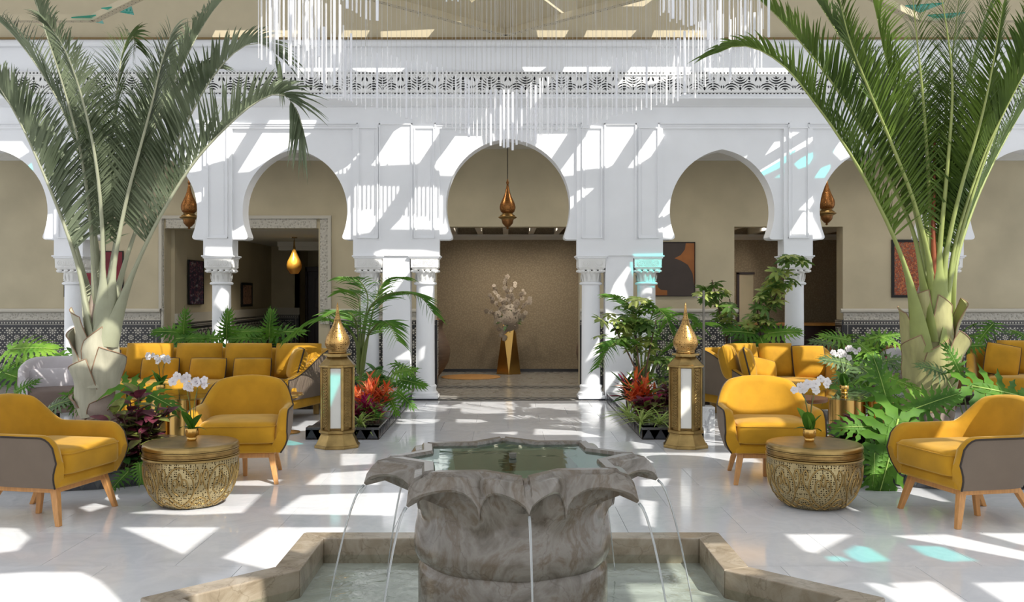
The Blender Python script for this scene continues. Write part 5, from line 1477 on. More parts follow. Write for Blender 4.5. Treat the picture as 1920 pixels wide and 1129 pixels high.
# ------------------------------------------------------------------ palms
def frond(parent, path, lm, rm, n=46, L=.62, wd=.011, t0=.30, kT=.45, kN=.75, kS=.40, droop=.12, w0=.12, w1=.022, rt=.007, out=None, seed=0, lowdroop=0.0, tipL=.45):
    rng = random.Random(seed)
    P = catmull(path, 10)
    cum = [0.0]
    for a, b_ in zip(P, P[1:]): cum.append(cum[-1] + (b_ - a).length)
    tot = cum[-1]
    def at(t):
        d = t * tot
        for i in range(len(P) - 1):
            if d <= cum[i + 1]: q = (d - cum[i]) / max(1e-6, cum[i + 1] - cum[i]); return P[i].lerp(P[i + 1], q), (P[i + 1] - P[i]).normalized()
        return P[-1], (P[-1] - P[-2]).normalized()
    O = out if out is not None else Vector((P[-1].x - P[0].x, P[-1].y - P[0].y, 0))
    O = O.normalized(); S = O.cross(Vector((0, 0, 1))).normalized()
    fr_ = MB(); rows = []
    m_ = 26
    for i in range(m_ + 1):
        t = i / m_; p, T = at(t)
        N = S.cross(T).normalized()
        if N.dot(-O) + N.z < 0: N = -N
        wv = lerp(w0, w1, sm(t / (t0 * .8))) if t < t0 * .8 else lerp(w1, rt * .6, (t - t0 * .8) / (1 - t0 * .8))
        th = lerp(.035, .016, sm(t / t0)) if t < t0 else lerp(.016, rt * .6, (t - t0) / (1 - t0))
        cr = .55 * max(0, 1 - t / (t0 * .7))
        sec = []
        for k in range(10):
            a = 2 * pi * k / 10; x = cos(a) * wv; y = sin(a) * th
            sec.append(p + S * x + N * (y + cr * x * x / max(.02, wv)))
        rows.append(sec)
    fr_.rows(rows, closed=True, cap=True)
    fo_ = fr_.build('frond', rm, parent, smooth=60)
    lf = MB()
    for i in range(n):
        t = t0 + (1 - t0) * (i + .3) / n
        q = (t - t0) / (1 - t0)
        LL = L * (lerp(.55, 1.0, sm(q / .25)) if q < .25 else lerp(1.0, tipL, sm((q - .25) / .75)))
        for sg in (-1, 1):
            p, T = at(min(1, t + rng.uniform(-.003, .003)))
            N = S.cross(T).normalized()
            if N.dot(-O) + N.z < 0: N = -N
            d = (T * (kT + .5 * q) + N * kN * (1 - .5 * q) + S * sg * kS * rng.uniform(.8, 1.2)) + Vector((rng.uniform(-.08, .08), rng.uniform(-.08, .08), rng.uniform(-.06, .06)))
            d = d.normalized()
            up = N if abs(d.dot(N)) < .95 else T
            blade(lf, p, d, up.cross(d).cross(d) * -1 if 0 else S * sg, LL * rng.uniform(.9, 1.08), wd, droop * rng.uniform(.5, 1.6) + lowdroop * q, 6, .25, wprof=lambda u: (min(1, u * 7 + .25)) * (1 - u ** 2.2) + .04)
    lf.build('leaflets', lm, fo_, smooth=60, kind='stuff')
    return fo_
def boot(parent, z0, h_, az, r0, r1, a0, a1, mt, lean=.04, th=.022, cut=.0):
    mb = MB(); n, m_ = 14, 8
    o_, i_ = [], []
    for j in range(m_ + 1):
        t = j / m_; aw = lerp(a0, a1, t ** .8); r = lerp(r0, r1, t) + lean * t * t
        ro, ri = [], []
        for k in range(n + 1):
            u = -1 + 2 * k / n; a = az + aw * u
            z = z0 + h_ * t - (.16 * h_) * (u * u) * (1 - t) * -1 + cut * u * t
            rr = r + .018 * (1 - u * u) + (.010 * sin(3 * a + 9 * t))
            ro.append((rr * cos(a), rr * sin(a), z)); ri.append(((rr - th * (1.05 - u * u)) * cos(a), (rr - th * (1.05 - u * u)) * sin(a), z))
        o_.append(ro); i_.append(ri)
    mb.rows(o_); mb.rows([r[::-1] for r in i_])
    mb.rows([o_[-1], i_[-1]]); mb.rows([[r[0] for r in o_], [r[0] for r in i_]][::-1]); mb.rows([[r[-1] for r in o_], [r[-1] for r in i_]])
    bo_ = mb.build('leaf_base', mt, parent, smooth=50)
    line = [r[0] for r in o_] + o_[-1][1:-1] + [r[-1] for r in o_][::-1]
    MB().tube(line, .0045, 5).build('torn_edge', M['boot_edge'], bo_, smooth=179)
    return bo_
def trunk(parent, prof, mt, seed):
    mb = MB(); rng = random.Random(seed); N = 26; rows = []
    for i, (r, z) in enumerate(prof):
        rows.append([(r * (1 + .10 * sin(3 * 2 * pi * k / N + i * .7) + rng.uniform(-.05, .05)) * cos(2 * pi * k / N), r * (1 + .10 * sin(3 * 2 * pi * k / N + i * .7) + rng.uniform(-.05, .05)) * sin(2 * pi * k / N), z + rng.uniform(-.01, .01)) for k in range(N)])
    mb.rows(rows, closed=True, cap=True); return mb.build('trunk', mt, parent, smooth=70)
def px_path(base, pts):
    """picture-measured frond curve -> metres from the palm's foot; pts = (px, py, distance)"""
    return [W(x, y, Y) - base for x, y, Y in pts]
def ramp_y(pts, y0, y1):
    n = len(pts) - 1
    return [(x, y, lerp(y0, y1, (i / n) ** 1.5)) for i, (x, y) in enumerate(pts)]
lp = thing('palm_tree', 'tall grey-green feather palm on the left, leaf bases stacked on its stem', 'palm', (PL.x, PL.y, .10), 0, 'feather palms')
b0 = Vector(lp.location)
trunk(lp, [(.17, -.02), (.150, .05), (.135, .15), (.130, .26), (.140, .36), (.150, .46), (.15, .60), (.145, .8), (.13, 1.0), (.11, 1.2), (.07, 1.4)], M['trunk'], 3)
for z0, h_, az, r0, r1, a0, a1, mt, ln, cut in (
    (.06, .26, 250, .140, .172, 62, 40, 'trunk', .02, .03), (.10, .28, 350, .14, .17, 60, 36, 'trunk', .03, -.04), (.08, .3, 130, .14, .17, 66, 44, 'trunk', .02, 0), (.22, .30, 300, .150, .182, 56, 28, 'trunk', .03, .05), (.24, .28, 205, .150, .178, 56, 26, 'trunk', .03, -.03),
    (.34, .46, 235, .155, .188, 76, 30, 'sheath_l', .035, .05), (.40, .50, 325, .155, .190, 76, 32, 'sheath_l', .05, -.05), (.40, .5, 90, .15, .19, 74, 40, 'sheath_l', .02, 0), (.52, .54, 195, .158, .182, 62, 26, 'sheath_l', .05, -.05),
    (.60, .46, 280, .165, .186, 60, 20, 'sheath_l', .03, .06), (.74, .50, 225, .150, .168, 58, 22, 'sheath_l', .04, -.04), (.78, .5, 335, .150, .168, 60, 22, 'sheath_l', .05, .04)):
    boot(lp, z0, h_, R(az), r0, r1, R(a0), R(a1), M[mt], ln, .022, cut)
LPF = [
 (ramp_y([(172, 660), (160, 570), (146, 500), (118, 415), (75, 310), (30, 215), (-25, 130), (-95, 60)], 8.20, 7.9), 1, .50),
 (ramp_y([(212, 650), (232, 560), (268, 470), (312, 385), (365, 303), (425, 238), (480, 192), (525, 176), (553, 200), (567, 240)], 8.20, 7.8), 2, .50),
 (ramp_y([(205, 640), (222, 540), (252, 440), (290, 350), (335, 260), (385, 165), (432, 105), (475, 80), (508, 92), (526, 118)], 8.34, 8.7), 3, .50),
 (ramp_y([(198, 630), (208, 520), (232, 400), (268, 290), (312, 185), (355, 95), (392, 30), (425, -10)], 8.40, 9.1), 4, .46),
 (ramp_y([(180, 640), (176, 520), (168, 400), (150, 280), (118, 160), (86, 62), (60, -20)], 8.24, 7.8), 5, .46),
 (ramp_y([(186, 630), (192, 500), (200, 380), (210, 260), (222, 150), (232, 90), (246, 66), (256, 90)], 8.46, 9.3), 6, .44),
 (ramp_y([(176, 650), (160, 540), (136, 440), (98, 330), (48, 235), (-12, 160), (-80, 100)], 8.42, 9.5), 7, .48),
 (ramp_y([(190, 640), (193, 520), (190, 400), (176, 280), (150, 170), (120, 90), (88, 40)], 8.14, 7.2), 8, .42),
 (ramp_y([(202, 640), (214, 500), (236, 380), (262, 280), (286, 190), (302, 120), (322, 60)], 8.16, 7.3), 9, .42),
 (ramp_y([(188, 640), (182, 480), (160, 330), (120, 210), (62, 112), (0, 40), (-60, 0)], 8.46, 9.4), 10, .46),
 (ramp_y([(200, 640), (212, 480), (246, 340), (292, 240), (342, 165), (386, 125), (410, 130)], 8.46, 9.6), 11, .42),
]
for pts, sd, L in LPF:
    frond(lp, px_path(b0, pts), M['palm_left'] if sd not in (6,) else M['palm_dark'], M['rachis_l'] if sd < 99 else M['sheath_l'], n=90, L=L * 1.42, wd=.0105, t0=.30, seed=sd, w0=.115, w1=.020, rt=.004, lowdroop=.30)
sp_ = MB(); pt = px_path(b0, [(187, 650, 8.2), (183, 600, 8.16), (190, 560, 8.14), (186, 535, 8.12)]); sp_.tube(catmull(pt, 5), [.02, .019, .018, .017, .016, .015, .014, .013, .012, .011, .010, .009, .008, .007, .006, .004], 6); sp_.build('dry_spear', M['spear'], lp, smooth=179)
sp_ = MB(); sp_.tube(px_path(b0, [(192, 640, 8.3), (195, 540, 8.3), (194, 440, 8.3), (192, 330, 8.3)]), [.02, .018, .012, .003], 8); sp_.build('spear_leaf', M['rachis_l'], lp, smooth=179)

rp = thing('palm_tree', 'tall green feather palm on the right with broad pale green leaf bases', 'palm', (PR.x, PR.y, .10), 0, 'feather palms')
b0 = Vector(rp.location)
trunk(rp, [(.20, -.02), (.185, .06), (.165, .2), (.160, .34), (.165, .5), (.165, .7), (.16, .95), (.14, 1.15), (.10, 1.35), (.06, 1.5)], M['trunk'], 5)
for z0, h_, az, r0, r1, a0, a1, mt, ln, cut in (
    (.06, .34, 260, .165, .195, 60, 40, 'trunk', .02, .02), (.10, .34, 20, .165, .195, 60, 40, 'trunk', .02, 0), (.08, .34, 140, .165, .195, 60, 44, 'trunk', .02, 0), (.24, .30, 315, .17, .20, 54, 26, 'trunk', .03, .03),
    (.34, .66, 215, .178, .218, 74, 20, 'sheath_r', .06, .05), (.40, .62, 318, .178, .222, 74, 20, 'sheath_r', .09, -.07), (.40, .6, 92, .178, .21, 72, 40, 'sheath_r', .02, 0), (.46, .50, 265, .192, .222, 56, 20, 'sheath_r', .03, .05),
    (.62, .64, 190, .178, .20, 58, 16, 'sheath_r', .06, -.03), (.66, .66, 350, .175, .20, 58, 15, 'sheath_r', .09, .04), (.74, .60, 285, .185, .205, 52, 18, 'sheath_r', .02, -.05), (.90, .50, 225, .16, .175, 50, 22, 'sheath_r', .02, .03)):
    boot(rp, z0, h_, R(az), r0, r1, R(a0), R(a1), M[mt], ln, .022, cut)
RPF = [
 (ramp_y([(1718, 660), (1712, 570), (1700, 510), (1680, 455), (1656, 402), (1612, 318), (1562, 240), (1525, 190), (1478, 131), (1425, 94), (1382, 86), (1348, 98)], 8.18, 7.8), 1, .40),
 (ramp_y([(1736, 640), (1732, 550), (1718, 455), (1692, 385), (1655, 312), (1612, 235), (1560, 155), (1495, 72), (1434, 8), (1380, -30)], 8.22, 8.5), 2, .46),
 (ramp_y([(1742, 630), (1738, 520), (1716, 400), (1684, 300), (1648, 212), (1588, 92), (1544, 20), (1512, -30)], 8.36, 9.0), 3, .48),
 (ramp_y([(1748, 620), (1748, 480), (1742, 350), (1732, 200), (1720, 80), (1708, -40)], 8.28, 7.6), 4, .42),
 (ramp_y([(1774, 660), (1778, 560), (1786, 480), (1808, 395), (1847, 285), (1882, 212), (1920, 138), (1965, 62)], 8.18, 7.9), 5, .46),
 (ramp_y([(1764, 630), (1768, 520), (1786, 370), (1804, 210), (1830, 90), (1868, -20)], 8.36, 8.9), 6, .46),
 (ramp_y([(1754, 620), (1758, 480), (1768, 320), (1776, 180), (1790, 70), (1802, -40)], 8.46, 9.3), 7, .44),
 (ramp_y([(1770, 640), (1790, 500), (1828, 380), (1880, 270), (1940, 170), (2010, 90)], 8.5, 9.4), 8, .46),
 (ramp_y([(1752, 630), (1744, 500), (1714, 380), (1672, 270), (1630, 170), (1592, 70), (1570, -20)], 8.2, 7.4), 9, .42),
 (ramp_y([(1760, 630), (1774, 480), (1800, 360), (1838, 230), (1862, 120), (1880, 10)], 8.18, 7.3), 10, .40),
 (ramp_y([(1765, 630), (1788, 490), (1832, 340), (1888, 190), (1930, 70), (1962, -40)], 8.22, 7.8), 11, .46),
 (ramp_y([(1745, 620), (1740, 450), (1708, 290), (1668, 140), (1642, 20), (1626, -50)], 8.46, 9.0), 12, .44),
 (ramp_y([(1756, 620), (1762, 470), (1776, 320), (1786, 170), (1776, 60), (1760, -30)], 8.16, 7.5), 13, .42),
]
for pts, sd, L in RPF:
    frond(rp, px_path(b0, pts), M['palm_right'] if sd not in (3, 8) else M['palm_dark'], M['rachis_r'], n=90, L=L * 1.42, wd=.0105, t0=.30, seed=20 + sd, w0=.13, w1=.021, rt=.004, lowdroop=.25)
sp_ = MB(); sp_.tube(catmull(px_path(b0, [(1752, 600, 8.2), (1753, 520, 8.14), (1750, 430, 8.12), (1752, 340, 8.12), (1752, 250, 8.14)]), 5), [.010 + .022 * (1 - abs(i / 20 * 2 - .7) / 1.4) * (1 - i / 21) for i in range(21)], 8); sp_.build('dry_spear', M['spear'], rp, smooth=179)

# ------------------------------------------------------------------ philodendrons
def philo_mesh(name, mt, seed, n=7, slim=1.0):
    """deeply lobed leaf, 1 m long, stalk end at the origin, pointing along +x, face up"""
    rng = random.Random(seed); mb = MB()
    def zz(x, y): return -.22 * (x - .1) ** 2 - .35 * y * y
    mid = [(-.02, .03), (.1, .08), (.25, .078), (.45, .066), (.65, .05), (.82, .03), (1.0, .004)]
    rows = []
    for x, hw in mid: rows.append([(x, -hw, zz(x, hw)), (x, 0, zz(x, 0) - .012), (x, hw, zz(x, hw))])
    mb.rows(rows)
    for sg in (-1, 1):
        for k in range(n):
            t = k / (n - 1)
            x0 = lerp(.02, .80, t ** .95); ang = R(lerp(142, 32, t)); L = lerp(.50, .26, t) * (1.15 if .15 < t < .5 else 1) * rng.uniform(.9, 1.1); wv = lerp(.046, .032, t) * slim * rng.uniform(.9, 1.1)
            rr = []; m_ = 9
            for i in range(m_ + 1):
                u = i / m_; a = ang - R(26) * u
                cx, cy = x0 + L * u * cos(ang - R(13) * u), L * u * sin(ang - R(13) * u)
                prof = (.62 + .38 * sin(pi * min(1, u * 1.25))) * (1 - u ** 3.2) + .02
                w_ = wv * prof * (1.0 + .75 * (i % 3 == 2) * (0 < i < m_ - 1) - .12 * (i % 3 == 0))
                ex, ey = -sin(a), cos(a)
                z_ = lambda x, y: zz(x, y) - .05 * u * u
                a_, b_, c_ = (cx - ex * w_, cy - ey * w_), (cx, cy), (cx + ex * w_, cy + ey * w_)
                rr.append([(p[0], sg * p[1], z_(*p) - (.010 if q == 1 else 0)) for q, p in enumerate((a_, b_, c_))])
            mb.rows(rr if sg > 0 else [r[::-1] for r in rr])
    # pale midrib
    return mb.mesh(name, mt, 60)
PM = {k: [philo_mesh('leaf', M[k], s, n) for s, n in ((1, 9), (2, 10), (5, 8))] for k in ('philo', 'philo_light', 'philo_dull')}
def leaf_at(me, parent, pos, d, nrm, sc, name='leaf'):
    x = Vector(d).normalized(); z = Vector(nrm); z = (z - x * z.dot(x)).normalized(); y = z.cross(x)
    Mx = Matrix.Translation(pos) @ Matrix((x, y, z)).transposed().to_4x4() @ Matrix.Scale(sc, 4)
    return inst(me, name, parent, Mx)
rib_mat = mat('pale_leaf_rib', (150, 176, 86), .5)
RIBM = MB().tube([(0, 0, .0), (.25, 0, -.012), (.5, 0, -.036), (.75, 0, -.09), (.98, 0, -.168)], [.012, .010, .007, .005, .002], 5).mesh('midrib', rib_mat, 179)
def philodendron(label, base, leaves, n_auto=0, size=.4, hgt=.5, spread=.5, kind='philo', seed=1, az=(0, 360), group=None):
    t = thing('philodendron', label, 'plant', base, 0, group); rng = random.Random(seed); b0 = Vector(base)
    L = []
    for px, py, Y, d, nr, sc, kd in leaves: L.append((W(px, py, Y) - b0, Vector(d), Vector(nr), sc, kd))
    for k in range(n_auto):
        a = R(lerp(az[0], az[1], (k + rng.random() * .7) / n_auto)); el = rng.uniform(.35, 1.0)
        r = spread * rng.uniform(.4, 1) ; h_ = hgt * rng.uniform(.45, 1.0)
        L.append((Vector((r * cos(a), r * sin(a), h_)), Vector((cos(a), sin(a), rng.uniform(-.7, .1))), Vector((-.3 * cos(a), -.3 * sin(a) - .25, 1)), size * rng.uniform(.75, 1.15), kind))
    for p, d, nr, sc, kd in L:
        o = leaf_at(rng.choice(PM[kd]), t, p, d, nr, sc)
        inst(RIBM, 'midrib', o)
        hd = Vector((p.x, p.y, 0)) * .25
        MB().tube(catmull([(rng.uniform(-.03, .03), rng.uniform(-.03, .03), 0), Vector((hd.x, hd.y, p.z * .55)), p], 5), .008 if sc > .35 else .006, 5).build('stalk', M['stem'], t, smooth=179)
    return t
CAMN = (0, -.75, .65)
philodendron('large bright lobed philodendron in front of the right palm trunk', (3.25, 7.75, .13), [
    (1684, 786, 7.42, (-.34, -.35, -.88), (-.05, -.9, .40), .70, 'philo'), (1665, 760, 7.6, (-.25, -.1, .9), (-.05, -.95, .3), .42, 'philo'), (1705, 770, 7.55, (.85, -.1, .35), (0, -.9, .45), .44, 'philo'),
    (1640, 700, 8.1, (.9, -.35, -.25), (0, -.5, .85), .46, 'philo_light'), (1640, 850, 7.35, (-.2, -.5, -.85), (0, -.85, .5), .27, 'philo'), (1660, 800, 7.5, (-.92, -.2, .05), (0, -.9, .45), .44, 'philo'), (1755, 860, 7.4, (.5, -.5, -.7), CAMN, .24, 'philo'), (1620, 875, 7.45, (-.6, -.4, -.6), CAMN, .24, 'philo')], 3, .3, .35, .4, seed=4, az=(180, 330))
philodendron('wide lobed philodendron leaf reaching over the right front armchair', (3.72, 7.72, .13), [
    (1822, 724, 7.72, (.97, -.1, -.14), (-.08, -.72, .66), .66, 'philo'), (1800, 700, 7.9, (-.35, -.1, .75), (-.1, -.8, .6), .28, 'philo'), (1770, 700, 7.95, (-.8, -.2, .35), (0, -.7, .7), .26, 'philo_dull')], 0, seed=5)
philodendron('philodendron with one broad leaf between the left palm trunk and the orchid table', (-3.12, 8.0, .13), [
    (236, 722, 7.9, (.95, -.2, -.30), (-.15, -.6, .8), .50, 'philo'), (262, 870, 7.35, (.3, -.8, -.4), CAMN, .22, 'philo'), (240, 885, 7.3, (-.3, -.8, -.4), CAMN, .22, 'philo')], 2, .26, .3, .35, seed=6, az=(250, 350))
philodendron('leafy philodendron under the grey tub chair, left of the left palm trunk', (-4.10, 8.35, .13), [
    (92, 765, 8.3, (.65, -.4, .30), (-.3, -.7, .6), .30, 'philo_dull'), (130, 740, 8.3, (.5, -.3, -.8), CAMN, .24, 'philo'), (150, 738, 8.2, (.2, -.4, -.85), CAMN, .22, 'philo'), (30, 735, 8.4, (.8, -.2, .5), CAMN, .24, 'philo')], 3, .3, .3, .35, seed=7, az=(120, 300))
philodendron('light green philodendron at the left edge, behind the grey tub chair', (-6.0, 12.6, .10), [
    (20, 655, 11.9, (.95, -.2, .12), (-.1, -.7, .7), .62, 'philo_light'), (10, 700, 11.6, (.9, -.3, -.2), CAMN, .5, 'philo'), (40, 680, 12.2, (.8, -.2, .1), CAMN, .5, 'philo_light')], 5, .5, .75, .5, seed=8, az=(180, 360))
for px, Y, lb, sd, kd in ((345, 12.75, 'philodendron behind the left sofa, left of the column', 9, 'philo'), (425, 12.75, 'philodendron behind the left sofa in front of the column', 10, 'philo'), (505, 12.8, 'philodendron behind the left sofa, right of the column', 11, 'philo')):
    x = (px - HX) * Y / FPX
    philodendron(lb, (x, Y, .10), [(px + 5, 625, Y - .1, ((-.9, .85, .9)[sd - 9], -.2, .15), (0, -.7, .7), .46, 'philo'), (px - 15, 635, Y - .2, ((.8, -.85, -.9)[sd - 9], -.3, .1), CAMN, .42, 'philo'), (px, 632, Y - .15, (.1, -.4, .8), CAMN, .40, kd)], 5, .42, .85, .4, kind=kd, seed=sd)
philodendron('broad-leaved philodendron behind the right sofa', (3.2, 13.1, .10), [(1425, 632, 12.6, (0, -.5, -.25), (0, -.45, .9), .50, 'philo'), (1415, 625, 12.6, (-.9, -.2, .15), CAMN, .45, 'philo'), (1440, 625, 12.6, (.9, -.2, .15), CAMN, .45, 'philo_light')], 4, .45, .85, .35, seed=12, az=(180, 360))
for px, py, Y, lb, sd, kd, h_ in ((1590, 655, 12.9, 'philodendron at the right end of the right sofa, before the column', 13, 'philo_dull', .75), (1615, 690, 11.4, 'pale philodendron between the right sofa and the orchid', 14, 'philo_dull', .75), (1610, 645, 12.4, 'philodendron with level leaves left of the right palm trunk', 15, 'philo_light', .95), (1640, 745, 10.8, 'philodendron beside the right coffee table', 16, 'philo', .5)):
    x = (px - HX) * Y / FPX
    philodendron(lb, (x, Y, .0), [(px, py, Y - .1, (.3, -.5, -.3), (0, -.6, .8), .46, kd), (px - 20, py - 6, Y, (-.85, -.3, .25), CAMN, .42, kd), (px + 18, py - 8, Y, (.85, -.3, .25), CAMN, .42, kd), (px + 5, py + 25, Y - .2, (.2, -.5, -.6), CAMN, .38, 'philo')], 6, .36, h_, .28, kind=kd, seed=sd)
philodendron('philodendron behind the right palm trunk, beside the far right sofa', (5.15, 12.9, .0), [(1800, 650, 12.6, (.9, -.2, .1), CAMN, .42, 'philo'), (1790, 660, 12.6, (-.9, -.2, .1), CAMN, .42, 'philo')], 8, .42, .95, .45, seed=17)
philodendron('philodendron at the right edge behind the far right sofa', (6.75, 13.15, .10), [], 7, .42, 1.0, .4, seed=18)
philodendron('philodendron in the left bed next to the pier', (-1.55, 11.9, .10), [(738, 700, 11.4, (.6, -.4, .2), CAMN, .34, 'philo_light'), (752, 712, 11.5, (.8, -.3, -.1), CAMN, .34, 'philo'), (745, 735, 11.2, (.6, -.5, -.4), CAMN, .32, 'philo'), (730, 745, 11.0, (.3, -.6, -.4), CAMN, .3, 'philo')], 7, .32, .55, .26, seed=19, az=(180, 380))

# ------------------------------------------------------------------ small palms
def small_palm(label, base, fronds, seed, L=.34, stems=()):
    t = thing('kentia_palm', label, 'palm', base, 0); b0 = Vector(base)
    for k, pts in enumerate(fronds):
        frond(t, [W(*p) - b0 for p in pts], M['kentia'], M['stem'], n=26, L=L, wd=.011, t0=.36, kT=.55, kN=.12, kS=.9, droop=.22, w0=.018, w1=.009, rt=.004, seed=seed + k, lowdroop=.1, tipL=.5)
    for st in stems: MB().tube(catmull([W(*p) - b0 for p in st], 5), .020, 8).build('stem', M['stem'], t, smooth=179)
    return t
small_palm('small feathery palm in the left bed, in front of the white pier', (W(676, 770, 11.2).x, 11.2, .10), [
    [(676, 700, 11.2), (682, 630, 11.15), (695, 575, 11.0), (735, 550, 10.8), (785, 555, 10.6), (815, 590, 10.4)],
    [(676, 700, 11.2), (680, 620, 11.2), (690, 560, 11.1), (672, 525, 10.9), (640, 520, 10.6)],
    [(674, 700, 11.2), (672, 630, 11.1), (660, 590, 10.8), (630, 585, 10.5), (600, 600, 10.2)],
    [(674, 700, 11.2), (668, 640, 11.1), (640, 608, 11.0), (590, 600, 11.0), (540, 632, 11.0)],
    [(678, 700, 11.2), (690, 630, 11.2), (705, 560, 11.4), (725, 525, 11.6), (760, 520, 11.8)],
    [(676, 700, 11.2), (686, 640, 11.0), (710, 605, 10.7), (730, 610, 10.4), (745, 640, 10.2)],
    [(676, 700, 11.2), (676, 620, 11.2), (672, 560, 11.3), (655, 545, 11.5), (636, 548, 11.7)]], 100, .36, [[(674, 775, 11.2), (675, 735, 11.2), (676, 695, 11.2)]])
small_palm('fine-leaved small palm in the right bed, behind the umbrella plant', (W(1205, 760, 11.4).x, 11.4, .10), [
    [(1205, 740, 11.4), (1200, 640, 11.4), (1185, 580, 11.2), (1160, 558, 11.0), (1140, 552, 10.8)],
    [(1205, 740, 11.4), (1212, 650, 11.3), (1225, 585, 11.1), (1245, 590, 10.9), (1262, 630, 10.7)],
    [(1203, 740, 11.4), (1192, 670, 11.2), (1172, 640, 10.9), (1145, 650, 10.6), (1122, 690, 10.3)],
    [(1207, 740, 11.4), (1225, 650, 11.3), (1250, 600, 11.3), (1285, 590, 11.4), (1318, 615, 11.5)],
    [(1207, 740, 11.4), (1235, 670, 11.4), (1270, 635, 11.5), (1300, 610, 11.6), (1335, 605, 11.7)]], 120, .30)

# ------------------------------------------------------------------ umbrella plants
def whorl_mesh(mt, seed, n=8, r=.5):
    rng = random.Random(seed); mb = MB()
    for k in range(n):
        a = 2 * pi * k / n + rng.uniform(-.12, .12); e = rng.uniform(-.15, .25)
        blade(mb, (.06 * cos(a), .06 * sin(a), 0), (cos(a), sin(a), e), (0, 0, 1), r * rng.uniform(.8, 1.1), r * .19, .35, 5, .15, wprof=lambda u: sin(pi * min(1, u * .86 + .10)) ** .7)
    return mb.mesh('leaf', mt, 60)
WH = [whorl_mesh(M['scheff'], 1), whorl_mesh(M['scheff'], 2, 7), whorl_mesh(M['scheff_light'], 3), whorl_mesh(M['scheff'], 4, 9)]
WH_L = [WH[2], WH[0], WH[2], WH[1]]
def umbrella(label, base, stems, clusters, seed, sc=.26, pale=.3):
    t = thing('umbrella_plant', label, 'plant', base, 0); b0 = Vector(base); rng = random.Random(seed)
    for st in stems:
        c = catmull([W(*p) - b0 for p in st], 5); MB().tube(c, [.014 - .008 * i / len(c) for i in range(len(c))], 6).build('stem', M['twig'], t, smooth=179)
    for px, py, Y, rx, ry, n in clusters:
        for k in range(n):
            a, q = rng.uniform(0, 2 * pi), sqrt(rng.random())
            p = W(px + rx * q * cos(a), py + ry * q * sin(a), Y + rng.uniform(-.22, .22)) - b0
            me = rng.choice(WH_L if rng.random() < pale else WH)
            Mx = Matrix.Translation(p) @ Euler((rng.uniform(-.2, .75), rng.uniform(-.5, .5), rng.uniform(0, 6)), 'XYZ').to_matrix().to_4x4() @ Matrix.Scale(sc * rng.uniform(.7, 1.15), 4)
            inst(me, 'leaf', t, Mx)
    return t
umbrella('bushy umbrella plant with pale edged leaves in the right bed', (W(1207, 760, 11.0).x, 11.0, .10),
    [[(1207, 765, 11.0), (1200, 700, 11.0), (1190, 620, 11.0)], [(1208, 765, 11.0), (1212, 690, 11.0), (1230, 600, 11.0)], [(1206, 765, 11.0), (1190, 690, 11.0), (1150, 610, 11.0)]],
    [(1175, 600, 11.0, 48, 26, 26), (1150, 625, 11.0, 40, 24, 16), (1195, 640, 11.0, 34, 30, 18), (1240, 690, 11.2, 22, 30, 12), (1190, 575, 11.1, 30, 18, 10)], 31, .25, .35)
umbrella('slender umbrella plant with a green lit crown behind the marble-footed post', (W(1364, 730, 12.9).x, 12.9, .10),
    [[(1364, 735, 12.9), (1362, 640, 12.9), (1345, 570, 12.8), (1335, 525, 12.8)], [(1362, 640, 12.9), (1372, 600, 12.9), (1368, 560, 12.9)]],
    [(1336, 545, 12.8, 24, 22, 15), (1352, 575, 12.8, 18, 22, 9), (1366, 600, 12.9, 18, 16, 8)], 32, .27, .3)
umbrella('tall umbrella plant climbing in front of the right column', (W(1430, 730, 13.05).x, 13.05, .10),
    [[(1430, 735, 13.05), (1432, 650, 13.0), (1440, 590, 12.9), (1462, 540, 12.8), (1480, 500, 12.8)], [(1432, 650, 13.0), (1420, 590, 12.9), (1430, 550, 12.9)]],
    [(1488, 490, 12.8, 24, 12, 10), (1470, 520, 12.8, 26, 18, 14), (1448, 550, 12.8, 28, 22, 18), (1430, 580, 12.8, 28, 22, 16), (1425, 608, 12.8, 26, 14, 10)], 33, .27, .45)
umbrella('low umbrella plant against the tiled wall between lantern and post', (W(1275, 730, 12.4).x, 12.4, .10), [[(1275, 735, 12.4), (1270, 690, 12.4)]], [(1262, 690, 12.2, 20, 34, 14), (1285, 640, 12.6, 14, 30, 6)], 34, .24, .1)

